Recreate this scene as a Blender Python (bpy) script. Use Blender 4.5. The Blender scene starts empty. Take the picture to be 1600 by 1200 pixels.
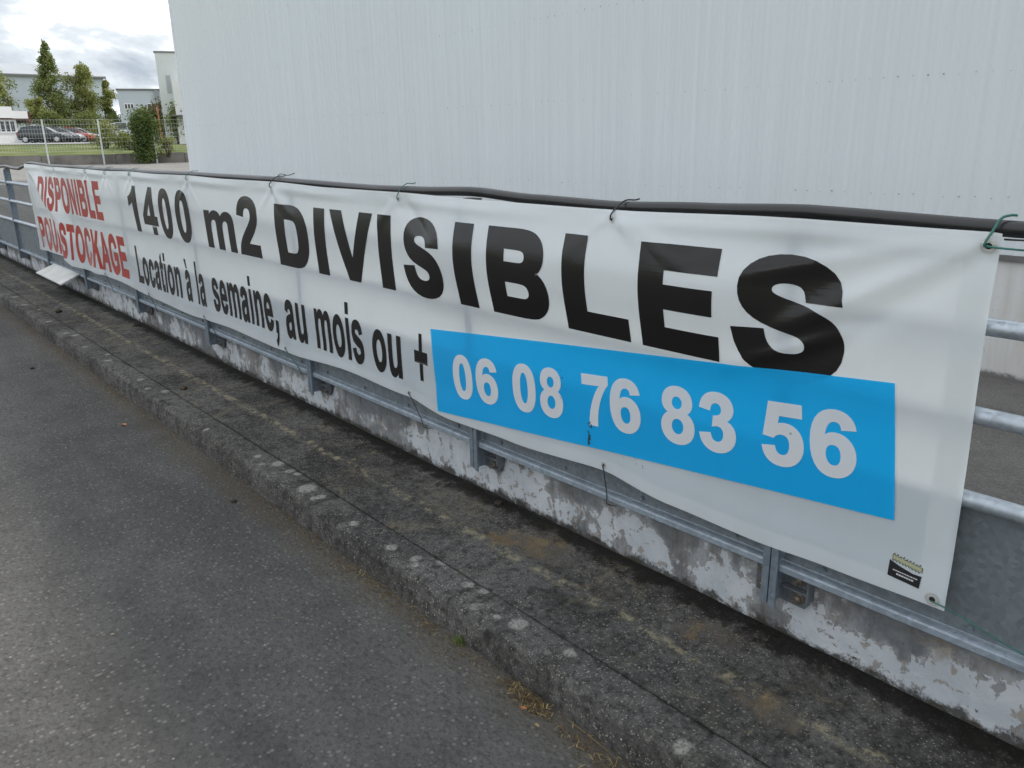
import bpy, bmesh, math, random
from mathutils import Vector, Matrix
from mathutils.geometry import tessellate_polygon
from mathutils import noise as mnoise

scene = bpy.context.scene
C = scene.collection
rad = math.radians

# ------------------------------------------------------------------ camera
F_PX = 1251.38
R = [[0.6526953, 0.2090727, -0.7282015],
     [0.7574230, -0.2020152, 0.6208867],
     [-0.0172973, -0.9568064, -0.2902109]]
cam_data = bpy.data.cameras.new("camera")
cam_data.sensor_width = 36.0
cam_data.lens = F_PX / 1600.0 * 36.0
cam_data.clip_start = 0.05
cam_data.clip_end = 3000.0
cam = bpy.data.objects.new("camera", cam_data)
C.objects.link(cam)
cam.matrix_world = Matrix(((R[0][0], -R[0][1], -R[0][2], 0.0),
                           (R[1][0], -R[1][1], -R[1][2], 0.0),
                           (R[2][0], -R[2][1], -R[2][2], 1.62),
                           (0, 0, 0, 1)))
scene.camera = cam

# ------------------------------------------------------------------ sky, sun, exposure
SUN = Vector((0.08, 0.69, 0.72)).normalized()      # direction towards the sun
elev = math.asin(SUN.z)
azim = math.atan2(SUN.x, SUN.y)
world = bpy.data.worlds.new("World")
scene.world = world
world.use_nodes = True
wn = world.node_tree
wn.nodes.clear()
w_out = wn.nodes.new("ShaderNodeOutputWorld")
w_bg = wn.nodes.new("ShaderNodeBackground")
w_bg.inputs["Strength"].default_value = 0.1
w_sky = wn.nodes.new("ShaderNodeTexSky")
w_sky.sky_type = 'NISHITA'
w_sky.sun_disc = False
w_sky.sun_elevation = elev
w_sky.sun_rotation = azim
w_tc = wn.nodes.new("ShaderNodeTexCoord")
w_map = wn.nodes.new("ShaderNodeMapping")
w_map.inputs["Scale"].default_value = (1.0, 1.0, 2.6)
w_map.inputs["Location"].default_value = (20.1, 9.4, 3.7)
wn.links.new(w_tc.outputs["Generated"], w_map.inputs["Vector"])
w_n1 = wn.nodes.new("ShaderNodeTexNoise")
w_n1.inputs["Scale"].default_value = 3.2
w_n1.inputs["Detail"].default_value = 8.0
w_n1.inputs["Roughness"].default_value = 0.52
w_n2 = wn.nodes.new("ShaderNodeTexNoise")
w_n2.inputs["Scale"].default_value = 6.3
w_n2.inputs["Detail"].default_value = 6.0
w_n2.inputs["Roughness"].default_value = 0.6
w_n2.inputs["Distortion"].default_value = 0.25
wn.links.new(w_map.outputs[0], w_n1.inputs["Vector"])
wn.links.new(w_map.outputs[0], w_n2.inputs["Vector"])
w_r1 = wn.nodes.new("ShaderNodeValToRGB")           # cloud cover
w_r1.color_ramp.elements[0].position = 0.30
w_r1.color_ramp.elements[0].color = (0, 0, 0, 1)
w_r1.color_ramp.elements[1].position = 0.44
w_r1.color_ramp.elements[1].color = (1, 1, 1, 1)
w_r2 = wn.nodes.new("ShaderNodeValToRGB")           # cloud tone
w_r2.color_ramp.elements[0].position = 0.32
w_r2.color_ramp.elements[0].color = (2.9, 3.3, 3.8, 1)
w_r2.color_ramp.elements[1].position = 0.62
w_r2.color_ramp.elements[1].color = (10.8, 11.1, 11.4, 1)
w_e = w_r2.color_ramp.elements.new(0.47)
w_e.color = (4.9, 5.25, 5.6, 1)
wn.links.new(w_n1.outputs[0], w_r1.inputs[0])
wn.links.new(w_n2.outputs[0], w_r2.inputs[0])
w_mix = wn.nodes.new("ShaderNodeMix")
w_mix.data_type = 'RGBA'
wn.links.new(w_r1.outputs[0], w_mix.inputs["Factor"])
wn.links.new(w_sky.outputs[0], w_mix.inputs["A"])
wn.links.new(w_r2.outputs[0], w_mix.inputs["B"])
wn.links.new(w_mix.outputs["Result"], w_bg.inputs["Color"])
wn.links.new(w_bg.outputs[0], w_out.inputs["Surface"])

sun_data = bpy.data.lights.new("sun", 'SUN')
sun_data.energy = 1.5
sun_data.angle = rad(1.2)
sun_data.color = (1.0, 0.95, 0.87)
sun = bpy.data.objects.new("sun", sun_data)
C.objects.link(sun)
sun.rotation_euler = SUN.to_track_quat('Z', 'Y').to_euler()
sun.location = (20, 30, 40)

vs = scene.view_settings
vs.view_transform = 'Standard'
vs.look = 'None'
vs.gamma = 1.0
vs.exposure = 0.82
vs.use_curve_mapping = False
scene.cycles.use_denoising = True
scene.cycles.max_bounces = 8


# ------------------------------------------------------------------ helpers: materials
class Mat:
    def __init__(self, name):
        self.m = bpy.data.materials.new(name)
        self.m.use_nodes = True
        self.t = self.m.node_tree
        self.t.nodes.clear()
        self.out = self.t.nodes.new("ShaderNodeOutputMaterial")

    def n(self, kind, props=None, **ins):
        nd = self.t.nodes.new(kind)
        for k, v in (props or {}).items():
            setattr(nd, k, v)
        for k, v in ins.items():
            self.set(nd, k, v)
        return nd

    def set(self, nd, key, v):
        key = int(key[1:]) if key[0] == '_' and key[1:].isdigit() else key.replace('__', ' ')
        s = nd.inputs[key]
        if isinstance(v, bpy.types.NodeSocket):
            self.t.links.new(v, s)
        elif isinstance(v, bpy.types.Node):
            self.t.links.new(v.outputs[0], s)
        else:
            if isinstance(v, tuple) and len(v) == 3 and s.type == 'RGBA':
                v = (*v, 1.0)
            s.default_value = v

    def pos(self):
        return self.n("ShaderNodeNewGeometry").outputs["Position"]

    def obj(self):
        return self.n("ShaderNodeTexCoord").outputs["Object"]

    def mapping(self, vec, scale=(1, 1, 1), loc=(0, 0, 0)):
        return self.n("ShaderNodeMapping", Vector=vec, Scale=scale, Location=loc).outputs[0]

    def noise(self, vec, scale, detail=4.0, rough=0.55, dist=0.0):
        return self.n("ShaderNodeTexNoise", Vector=vec, Scale=scale, Detail=detail,
                      Roughness=rough, Distortion=dist).outputs[0]

    def voro(self, vec, scale, feature='F1', rnd=1.0):
        return self.n("ShaderNodeTexVoronoi", {"feature": feature}, Vector=vec, Scale=scale, Randomness=rnd)

    def ramp(self, fac, a, b, ca=0.0, cb=1.0):
        return self.n("ShaderNodeMapRange", {"interpolation_type": 'SMOOTHSTEP'},
                      Value=fac, _1=a, _2=b, _3=ca, _4=cb).outputs[0]

    def mixc(self, fac, a, b, blend='MIX'):
        nd = self.n("ShaderNodeMix", {"data_type": 'RGBA', "blend_type": blend})
        self.set(nd, "Factor", fac)
        self.set(nd, "A", a)
        self.set(nd, "B", b)
        return nd.outputs["Result"]

    def math(self, op, a, b=0.0, clamp=False):
        return self.n("ShaderNodeMath", {"operation": op, "use_clamp": clamp}, _0=a, _1=b).outputs[0]

    def xyz(self, vec):
        return self.n("ShaderNodeSeparateXYZ", Vector=vec).outputs

    def bump(self, h, strength=0.3, dist=0.01):
        return self.n("ShaderNodeBump", Height=h, Strength=strength, Distance=dist).outputs[0]

    def pbr(self, color, rough=0.6, metal=0.0, normal=None, spec=0.5):
        b = self.n("ShaderNodeBsdfPrincipled", Base__Color=color, Roughness=rough, Metallic=metal)
        b.inputs["Specular IOR Level"].default_value = spec
        if normal is not None:
            self.set(b, "Normal", normal)
        self.t.links.new(b.outputs[0], self.out.inputs["Surface"])
        return self.m


def simple(name, col, rough=0.6, metal=0.0, var=0.12, scale=6.0, spec=0.5, bump=0.0, bscale=80.0):
    m = Mat(name)
    p = m.obj()
    nz = m.noise(p, scale, 5.0, 0.6)
    f = m.ramp(nz, 0.3, 0.7)
    lo = tuple(c * (1 - var) for c in col)
    hi = tuple(min(1.0, c * (1 + var)) for c in col)
    nrm = None
    if bump:
        nrm = m.bump(m.noise(p, bscale, 3.0), bump, 0.005)
    return m.pbr(m.mixc(f, lo, hi), rough, metal, nrm, spec)


# ------------------------------------------------------------------ helpers: meshes and objects
def tag(o, label=None, cat=None, group=None, kind=None):
    if label: o["label"] = label
    if cat: o["category"] = cat
    if group: o["group"] = group
    if kind: o["kind"] = kind
    return o


def link(name, mesh, parent=None, mat=None):
    o = bpy.data.objects.new(name, mesh)
    C.objects.link(o)
    if mat is not None and mesh is not None and not mesh.materials:
        mesh.materials.append(mat)
    if parent is not None:
        o.parent = parent
    return o


def empty(name, loc=(0, 0, 0), rz=0.0):
    o = bpy.data.objects.new(name, None)
    C.objects.link(o)
    o.location = loc
    o.rotation_euler = (0, 0, rz)
    o.empty_display_size = 0.2
    return o


class MB:
    """collects vertices and faces of one mesh"""
    def __init__(self):
        self.v, self.f, self.sm = [], [], False

    def quad(self, a, b, c, d):
        i = len(self.v)
        self.v += [tuple(a), tuple(b), tuple(c), tuple(d)]
        self.f.append((i, i + 1, i + 2, i + 3))

    def poly(self, pts):
        i = len(self.v)
        self.v += [tuple(p) for p in pts]
        self.f.append(tuple(range(i, i + len(pts))))

    def box(self, x0, x1, y0, y1, z0, z1):
        i = len(self.v)
        self.v += [(x0, y0, z0), (x1, y0, z0), (x1, y1, z0), (x0, y1, z0),
                   (x0, y0, z1), (x1, y0, z1), (x1, y1, z1), (x0, y1, z1)]
        self.f += [tuple(i + k for k in q) for q in
                   ((0, 3, 2, 1), (4, 5, 6, 7), (0, 1, 5, 4), (1, 2, 6, 5), (2, 3, 7, 6), (3, 0, 4, 7))]

    def grid(self, fn, nu, nv):
        i = len(self.v)
        for a in range(nu + 1):
            for b in range(nv + 1):
                self.v.append(tuple(fn(a / nu, b / nv)))
        for a in range(nu):
            for b in range(nv):
                p = i + a * (nv + 1) + b
                self.f.append((p, p + nv + 1, p + nv + 2, p + 1))

    def tube(self, pts, r, n=8, caps=True):
        pts = [Vector(p) for p in pts]
        rr = r if isinstance(r, (list, tuple)) else [r] * len(pts)
        base = len(self.v)
        up = Vector((0, 0, 1))
        t0 = (pts[1] - pts[0]).normalized()
        if abs(t0.dot(up)) > 0.95: up = Vector((1, 0, 0))
        nrm = t0.cross(up).normalized()
        for k, p in enumerate(pts):
            t = (pts[min(k + 1, len(pts) - 1)] - pts[max(k - 1, 0)]).normalized()
            nrm = (nrm - t * nrm.dot(t)).normalized()
            b = t.cross(nrm)
            for j in range(n):
                a = 2 * math.pi * j / n
                self.v.append(tuple(p + (nrm * math.cos(a) + b * math.sin(a)) * rr[k]))
        for k in range(len(pts) - 1):
            for j in range(n):
                a = base + k * n + j
                b2 = base + k * n + (j + 1) % n
                self.f.append((a, b2, b2 + n, a + n))
        if caps:
            self.f.append(tuple(base + j for j in reversed(range(n))))
            e = base + (len(pts) - 1) * n
            self.f.append(tuple(e + j for j in range(n)))

    def mesh(self, name, mat=None, smooth=False):
        me = bpy.data.meshes.new(name)
        me.from_pydata(self.v, [], self.f)
        me.validate()
        if smooth:
            me.polygons.foreach_set("use_smooth", [True] * len(me.polygons))
        if mat is not None:
            me.materials.append(mat)
        me.update()
        return me

    def obj(self, name, mat, parent=None, smooth=False):
        return link(name, self.mesh(name, mat, smooth), parent)


def bevel_box(name, mat, x0, x1, y0, y1, z0, z1, r=0.004, parent=None, seg=2):
    bm = bmesh.new()
    b = MB(); b.box(x0, x1, y0, y1, z0, z1)
    vs_ = [bm.verts.new(p) for p in b.v]
    for f in b.f: bm.faces.new([vs_[k] for k in f])
    bmesh.ops.bevel(bm, geom=list(bm.edges), offset=r, segments=seg, affect='EDGES', profile=0.5)
    me = bpy.data.meshes.new(name)
    bm.to_mesh(me); bm.free()
    me.materials.append(mat)
    return link(name, me, parent)


def sstep(a, b, x):
    t = max(0.0, min(1.0, (x - a) / (b - a)))
    return t * t * (3 - 2 * t)


def lerp_table(tab, x):
    if x <= tab[0][0]: return tab[0][1]
    for (a, va), (b, vb) in zip(tab, tab[1:]):
        if x <= b:
            return va + (vb - va) * (x - a) / (b - a)
    return tab[-1][1]


def smooth_table(tab, x):
    """monotone-ish cosine interpolation"""
    if x <= tab[0][0]: return tab[0][1]
    for (a, va), (b, vb) in zip(tab, tab[1:]):
        if x <= b:
            t = (x - a) / (b - a)
            t = t * t * (3 - 2 * t)
            return va + (vb - va) * t
    return tab[-1][1]


# ------------------------------------------------------------------ materials of the setting
def m_asphalt(name, dark, light, warm=0.0):
    m = Mat(name)
    p = m.pos()
    band = m.noise(m.mapping(p, (0.22, 1.5, 1.0)), 1.0, 4, 0.55, 0.5)
    big = m.noise(p, 0.8, 5, 0.6, 0.6)
    mid = m.noise(p, 5.5, 6, 0.65)
    coarse = m.noise(p, 42, 6, 0.78)
    fine = m.noise(p, 150, 3, 0.75)
    v = m.voro(p, 62)
    vr = m.xyz(v.outputs["Color"])[0]
    c = m.mixc(m.ramp(m.math('ADD', m.math('MULTIPLY', band, 0.6), m.math('MULTIPLY', big, 0.4)), 0.36, 0.62), dark, light)
    c = m.mixc(m.ramp(mid, 0.40, 0.72, 0.0, 0.40), c, tuple(x * 0.62 for x in dark))
    c = m.mixc(m.ramp(coarse, 0.46, 0.62, 0.0, 0.52), c, tuple(x * 0.48 for x in dark))
    c = m.mixc(m.ramp(fine, 0.50, 0.72, 0.0, 0.60), c, tuple(x * 0.40 for x in dark))
    # pale chippings showing through the binder
    stone = m.math('MULTIPLY', m.ramp(vr, 0.66, 0.92), m.ramp(v.outputs["Distance"], 0.50, 0.22))
    c = m.mixc(m.math('MULTIPLY', stone, 0.50), c, (light[0] * 2.1, light[1] * 2.05, light[2] * 1.95))
    v2 = m.voro(p, 24)
    rare = m.math('MULTIPLY', m.ramp(m.xyz(v2.outputs["Color"])[1], 0.90, 0.93), m.ramp(v2.outputs["Distance"], 0.13, 0.06))
    c = m.mixc(m.math('MULTIPLY', rare, 0.75), c, (0.42, 0.40, 0.36))
    # dust and fine soil blown against the kerb
    s = m.xyz(p)
    dust = m.math('ADD', s[1], m.math('MULTIPLY', m.math('SUBTRACT', m.noise(p, 6, 6, 0.7), 0.5), 0.35))
    dm = m.math('MULTIPLY', m.ramp(dust, 1.18, 1.36), m.ramp(s[1], 1.7, 1.5))
    c = m.mixc(m.math('MULTIPLY', dm, 0.45), c, (0.095, 0.078, 0.050))
    h = m.math('ADD', m.math('MULTIPLY', m.ramp(v.outputs["Distance"], 0.7, 0.1), 0.6), m.math('ADD', m.math('MULTIPLY', coarse, 1.2), m.math('MULTIPLY', fine, 0.6)))
    return m.pbr(c, 0.88, 0.0, m.bump(h, 0.85, 0.009), 0.25)


MAT_ROAD = m_asphalt("asphalt_road", (0.082, 0.079, 0.076), (0.142, 0.137, 0.130))
MAT_YARD = m_asphalt("asphalt_yard", (0.15, 0.143, 0.134), (0.20, 0.192, 0.18))
MAT_PARK = simple("car_park_tarmac", (0.33, 0.32, 0.31), 0.9, var=0.15, scale=0.6)


def m_kerb(name, kerb=False):
    """old exposed-aggregate concrete, blackened, with lichen and moss"""
    m = Mat(name)
    p = m.pos()
    s = m.xyz(p)
    big = m.noise(p, 2.2, 5, 0.6, 0.4)
    mid = m.noise(p, 11, 6, 0.65)
    fine = m.noise(p, 120, 4, 0.8)
    crust = m.noise(p, 34, 8, 0.8, 0.3)
    c = m.mixc(m.ramp(big, 0.3, 0.72), (0.066, 0.063, 0.060), (0.155, 0.149, 0.140))
    c = m.mixc(m.ramp(mid, 0.46, 0.70, 0, 0.6), c, (0.020, 0.018, 0.017))
    c = m.mixc(m.ramp(crust, 0.48, 0.61, 0, 0.72), c, (0.026, 0.024, 0.022))
    c = m.mixc(m.ramp(crust, 0.46, 0.34, 0, 0.65), c, (0.225, 0.213, 0.188))
    c = m.mixc(m.ramp(fine, 0.45, 0.75, 0, 0.75), c, (0.016, 0.015, 0.015))
    # sand grains and small stones laid bare
    v = m.voro(p, 78)
    grain = m.math('MULTIPLY', m.ramp(m.xyz(v.outputs["Color"])[0], 0.66, 0.80), m.ramp(v.outputs["Distance"], 0.42, 0.2))
    dens = m.ramp(m.noise(p, 4.0, 5, 0.65), 0.36, 0.62, 0.12, 1.0)
    c = m.mixc(m.math('MULTIPLY', m.math('MULTIPLY', grain, dens), m.ramp(fine, 0.35, 0.6, 0.2, 1.0)), c, (0.33, 0.305, 0.245))
    v4 = m.voro(p, 150)
    sp4 = m.math('MULTIPLY', m.ramp(m.xyz(v4.outputs["Color"])[1], 0.74, 0.86), m.ramp(v4.outputs["Distance"], 0.45, 0.2))
    c = m.mixc(m.math('MULTIPLY', m.math('MULTIPLY', sp4, m.ramp(mid, 0.62, 0.40, 0.25, 1.0)), 0.85), c, (0.40, 0.385, 0.34))
    yl = m.math('MULTIPLY', m.ramp(m.noise(p, 75, 5, 0.8), 0.58, 0.68), m.ramp(m.noise(p, 2.8, 4, 0.6), 0.48, 0.62))
    c = m.mixc(m.math('MULTIPLY', yl, 0.6), c, (0.27, 0.235, 0.135))
    v3 = m.voro(p, 38)
    chip = m.math('MULTIPLY', m.ramp(m.xyz(v3.outputs["Color"])[2], 0.90, 0.93), m.ramp(v3.outputs["Distance"], 0.16, 0.09))
    c = m.mixc(m.math('MULTIPLY', chip, 0.8), c, (0.50, 0.49, 0.45))
    if kerb:
        # round grey lichens growing on the kerb stones
        wv = m.n("ShaderNodeVectorMath", {"operation": 'ADD'}, _0=p)
        nz = m.n("ShaderNodeTexNoise", Vector=p, Scale=22.0, Detail=6.0, Roughness=0.7)
        sc_ = m.n("ShaderNodeVectorMath", {"operation": 'SCALE'}, _0=nz.outputs["Color"])
        sc_.inputs["Scale"].default_value = 0.045
        m.t.links.new(sc_.outputs[0], wv.inputs[1])
        flat = m.n("ShaderNodeVectorMath", {"operation": 'MULTIPLY'}, _0=wv.outputs[0], _1=(1, 1, 0)).outputs[0]
        best = None
        for (lx, ly, lr) in LICHENS:
            d = m.n("ShaderNodeVectorMath", {"operation": 'DISTANCE'}, _0=flat, _1=(lx + 0.0225, ly + 0.0225, 0)).outputs["Value"]
            q = m.math('DIVIDE', d, lr)
            best = q if best is None else m.math('MINIMUM', best, q)
        mask = m.math('MULTIPLY', m.ramp(best, 1.15, 0.55), m.ramp(m.noise(p, 90, 5, 0.8), 0.36, 0.56, 0.10, 1.0))
        top = m.ramp(s[2], 0.085, 0.11)
        c = m.mixc(m.math('MULTIPLY', m.math('MULTIPLY', mask, top), 0.85), c, (0.34, 0.335, 0.30))
        v5 = m.voro(p, 9.0)
        lm = m.math('MULTIPLY', m.ramp(m.xyz(v5.outputs["Color"])[1], 0.72, 0.78), m.ramp(v5.outputs["Distance"], 0.24, 0.16))
        c = m.mixc(m.math('MULTIPLY', m.math('MULTIPLY', lm, top), m.ramp(mid, 0.42, 0.55, 0.0, 0.7)), c, (0.26, 0.255, 0.225))
    else:
        # long cast joint, worn pale with yellow lichen
        wob = m.math('MULTIPLY', m.math('SUBTRACT', m.noise(p, 7, 3), 0.5), 0.05)
        yy = m.math('ADD', s[1], wob)
        ln = m.ramp(m.math('ABSOLUTE', m.math('SUBTRACT', yy, 1.745)), 0.034, 0.006)
        lich = m.ramp(m.noise(p, 22, 5, 0.7), 0.46, 0.62)
        c = m.mixc(m.math('MULTIPLY', m.math('MULTIPLY', ln, lich), 0.9), c, (0.32, 0.285, 0.19))
        # cross joints about every metre and a half, and loose patches beside them
        xx = m.math('ADD', s[0], m.math('MULTIPLY', m.math('SUBTRACT', m.noise(p, 6, 3), 0.5), 0.10))
        fr = m.math('ABSOLUTE', m.math('SUBTRACT', m.math('FRACT', m.math('DIVIDE', m.math('ADD', xx, 20.35), 1.62)), 0.5))
        cj = m.math('MULTIPLY', m.math('MULTIPLY', m.ramp(fr, 0.016, 0.003), m.ramp(s[1], 1.70, 1.80)), m.ramp(m.noise(p, 30, 4, 0.7), 0.42, 0.62))
        c = m.mixc(m.math('MULTIPLY', m.math('MULTIPLY', cj, m.ramp(mid, 0.36, 0.56)), 0.8), c, (0.25, 0.21, 0.13))
        patch = m.math('MULTIPLY', m.ramp(m.noise(p, 3.4, 5, 0.62, 0.8), 0.52, 0.66), m.ramp(lich, 0.0, 0.9, 0.15, 1.0))
        c = m.mixc(m.math('MULTIPLY', patch, 0.7), c, (0.20, 0.175, 0.125))
        # rubbed brown mortar patches
        best = None
        for (lx, ly, rx) in ((-2.02, 1.86, 0.14), (-2.18, 1.80, 0.10), (-1.27, 1.90, 0.085), (-1.32, 1.84, 0.06), (-0.95, 1.72, 0.10)):
            d = m.n("ShaderNodeVectorMath", {"operation": 'DISTANCE'},
                    _0=m.n("ShaderNodeVectorMath", {"operation": 'MULTIPLY'}, _0=p, _1=(1, 1.5, 0)).outputs[0],
                    _1=(lx, ly * 1.5, 0)).outputs["Value"]
            q = m.math('DIVIDE', d, rx)
            best = q if best is None else m.math('MINIMUM', best, q)
        bn = m.math('ADD', best, m.math('MULTIPLY', m.math('SUBTRACT', m.noise(p, 13, 5, 0.65), 0.5), 2.2))
        c = m.mixc(m.ramp(bn, 1.15, 0.5, 0, 0.65), c, m.mixc(m.ramp(mid, 0.45, 0.6), (0.12, 0.105, 0.085), (0.22, 0.155, 0.085)))
        # black moss film along the wall foot
        edge = m.math('ADD', m.math('SUBTRACT', 2.045, s[1]), m.math('MULTIPLY', m.math('SUBTRACT', m.noise(p, 14, 7, 0.72), 0.5), 0.30))
        c = m.mixc(m.ramp(edge, 0.13, 0.05, 0, 0.9), c, (0.012, 0.011, 0.009))
    h = m.math('ADD', m.math('MULTIPLY', fine, 0.7), m.math('ADD', m.math('MULTIPLY', crust, 1.6), m.math('MULTIPLY', grain, 0.6)))
    return m.pbr(c, 0.94, 0.0, m.bump(h, 0.55 if kerb else 0.9, 0.008), 0.15)


LICHENS = [(-2.44, 1.45, 0.028), (-2.30, 1.47, 0.026), (-2.21, 1.53, 0.028), (-2.26, 1.44, 0.018), (-2.05, 1.565, 0.024),
           (-2.02, 1.50, 0.022), (-1.95, 1.52, 0.024), (-1.72, 1.475, 0.034), (-1.80, 1.45, 0.016), (-1.66, 1.575, 0.030),
           (-1.50, 1.49, 0.022), (-3.55, 1.50, 0.035), (-3.42, 1.50, 0.024), (-3.36, 1.51, 0.018), (-3.18, 1.47, 0.05),
           (-3.05, 1.47, 0.026), (-3.06, 1.44, 0.018), (-2.72, 1.445, 0.024), (-3.72, 1.47, 0.022), (-4.30, 1.43, 0.02),
           (-5.2, 1.50, 0.030), (-5.35, 1.44, 0.024), (-5.6, 1.47, 0.026), (-6.3, 1.45, 0.030), (-6.5, 1.50, 0.022),
           (-6.9, 1.44, 0.026), (-7.4, 1.49, 0.034), (-7.55, 1.45, 0.026), (-8.2, 1.45, 0.034), (-8.9, 1.52, 0.03),
           (-1.02, 1.43, 0.030), (-0.85, 1.44, 0.022), (-9.3, 1.46, 0.04), (-9.9, 1.48, 0.04)]
MAT_KERB = m_kerb("kerb_concrete", True)
MAT_WALK = m_kerb("pavement_concrete", False)


def m_lowwall():
    """grey cement wall with old white paint wearing off its lower part"""
    m = Mat("flaking_painted_concrete")
    p = m.pos()
    s = m.xyz(p)
    st = m.mapping(p, (1.0, 1.0, 0.40))
    n1 = m.noise(st, 3.1, 7, 0.62, 0.5)
    n2 = m.noise(p, 14, 7, 0.66, 0.3)
    n3 = m.noise(p, 55, 5, 0.7)
    lowx = m.noise(m.mapping(p, (1.0, 0.0, 0.0)), 0.9, 3, 0.6)
    mott = m.noise(p, 6.5, 6, 0.65, 0.5)
    drip = m.noise(m.mapping(p, (1, 1, 0.13)), 19, 5, 0.65)
    grey = m.mixc(m.ramp(mott, 0.34, 0.66), (0.125, 0.120, 0.118), (0.255, 0.245, 0.235))
    grey = m.mixc(m.ramp(m.noise(p, 2.4, 4, 0.6), 0.42, 0.66, 0, 0.7), grey, (0.165, 0.185, 0.205))
    grey = m.mixc(m.ramp(drip, 0.52, 0.74, 0, 0.6), grey, (0.07, 0.068, 0.07))
    grey = m.mixc(m.ramp(n3, 0.48, 0.72, 0, 0.35), grey, (0.09, 0.085, 0.08))
    hgt = m.math('DIVIDE', m.math('SUBTRACT', s[2], 0.12), 0.27)       # 0 foot .. 1 under the rail
    prof = m.math('MULTIPLY', m.math('ABSOLUTE', m.math('SUBTRACT', hgt, 0.34)), -0.36)
    cov = m.math('MULTIPLY', m.math('SUBTRACT', lowx, 0.5), 0.55)
    a = m.math('ADD', m.math('ADD', m.math('ADD', n1, m.math('MULTIPLY', m.math('SUBTRACT', n2, 0.5), 0.62)), prof), cov)
    # thin chalky remains, then undercoat, then sound paint
    wash = m.math('MULTIPLY', m.ramp(a, 0.33, 0.47), m.ramp(drip, 0.62, 0.40, 0.25, 0.85))
    c = m.mixc(wash, grey, m.mixc(m.ramp(mott, 0.4, 0.6), (0.33, 0.325, 0.32), (0.40, 0.43, 0.46)))
    under = m.ramp(a, 0.425, 0.455, 0, 0.75)
    c = m.mixc(under, c, m.mixc(m.ramp(n2, 0.4, 0.6), (0.34, 0.305, 0.27), (0.43, 0.40, 0.37)))
    paint = m.ramp(m.math('ADD', a, m.math('MULTIPLY', m.math('SUBTRACT', n3, 0.5), 0.16)), 0.452, 0.470)
    white = m.mixc(m.ramp(mott, 0.35, 0.65), (0.44, 0.47, 0.50), (0.55, 0.57, 0.59))
    white = m.mixc(m.ramp(drip, 0.55, 0.75, 0, 0.5), white, (0.34, 0.34, 0.335))
    c = m.mixc(paint, c, white)
    fl = m.math('MULTIPLY', m.ramp(m.noise(p, 21, 7, 0.66, 0.4), 0.575, 0.592), paint)
    c = m.mixc(m.math('MULTIPLY', fl, 0.85), c, m.mixc(m.ramp(mott, 0.45, 0.55), (0.30, 0.265, 0.225), (0.24, 0.235, 0.23)))
    bl = m.ramp(m.noise(p, 30, 5, 0.6), 0.68, 0.71)
    c = m.mixc(m.math('MULTIPLY', bl, 0.8), c, (0.040, 0.037, 0.035))
    ru = m.math('MULTIPLY', m.ramp(m.noise(p, 2.6, 3, 0.5), 0.60, 0.68), m.ramp(n2, 0.48, 0.62))
    c = m.mixc(m.math('MULTIPLY', ru, 0.6), c, (0.22, 0.155, 0.07))
    # soil and moss creeping up from the foot
    ft = m.math('ADD', m.math('SUBTRACT', s[2], 0.125), m.math('MULTIPLY', m.math('SUBTRACT', m.noise(p, 18, 8, 0.75), 0.5), 0.17))
    c = m.mixc(m.ramp(ft, 0.040, 0.010, 0, 0.92), c, (0.045, 0.040, 0.034))
    # mottled band, mixed towards dark grey just under the rail
    c = m.mixc(m.math('MULTIPLY', m.ramp(hgt, 0.72, 0.95), m.ramp(mott, 0.3, 0.6, 0.2, 0.6)), c, (0.12, 0.115, 0.115))
    h = m.math('ADD', m.math('MULTIPLY', paint, 0.6), m.math('ADD', m.math('MULTIPLY', n3, 0.5), m.math('ADD', m.math('MULTIPLY', under, 0.3), m.math('MULTIPLY', mott, 0.5))))
    return m.pbr(c, 0.88, 0.0, m.bump(h, 0.7, 0.008), 0.25)


MAT_LOWWALL = m_lowwall()


def m_galva(name, base=(0.40, 0.44, 0.48), rough=0.42, metal=0.55):
    m = Mat(name)
    p = m.pos()
    v = m.voro(p, 70)
    sp = m.xyz(v.outputs["Color"])[0]
    n = m.noise(p, 9, 5, 0.65)
    c = m.mixc(sp, tuple(x * 0.82 for x in base), tuple(min(1, x * 1.12) for x in base))
    c = m.mixc(m.ramp(n, 0.45, 0.75, 0, 0.55), c, tuple(x * 0.6 for x in base))
    r = m.ramp(n, 0.3, 0.7, rough - 0.08, rough + 0.14)
    return m.pbr(c, r, metal, m.bump(n, 0.08, 0.002))


MAT_POST = m_galva("galvanised_post", (0.20, 0.24, 0.28), 0.52, 0.4)
MAT_RAIL = m_galva("galvanised_rail", (0.46, 0.51, 0.56), 0.36, 0.6)
MAT_BRAIL = m_galva("weathered_bottom_rail", (0.30, 0.35, 0.40), 0.5, 0.3)
MAT_PANEL = m_galva("galvanised_sheet", (0.20, 0.23, 0.25), 0.48, 0.4)
MAT_BOLT = simple("bolt_steel", (0.30, 0.27, 0.23), 0.35, 0.8, 0.3, 60)
MAT_CABLE = simple("black_cable_sheath", (0.014, 0.014, 0.015), 0.30, 0, 0.2, 8, spec=0.6)
MAT_GREENWIRE = simple("green_coated_wire", (0.02, 0.13, 0.10), 0.35, 0, 0.2, 30)
MAT_DARKWIRE = simple("dark_wire", (0.02, 0.023, 0.022), 0.5, 0, 0.2, 30)


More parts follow.
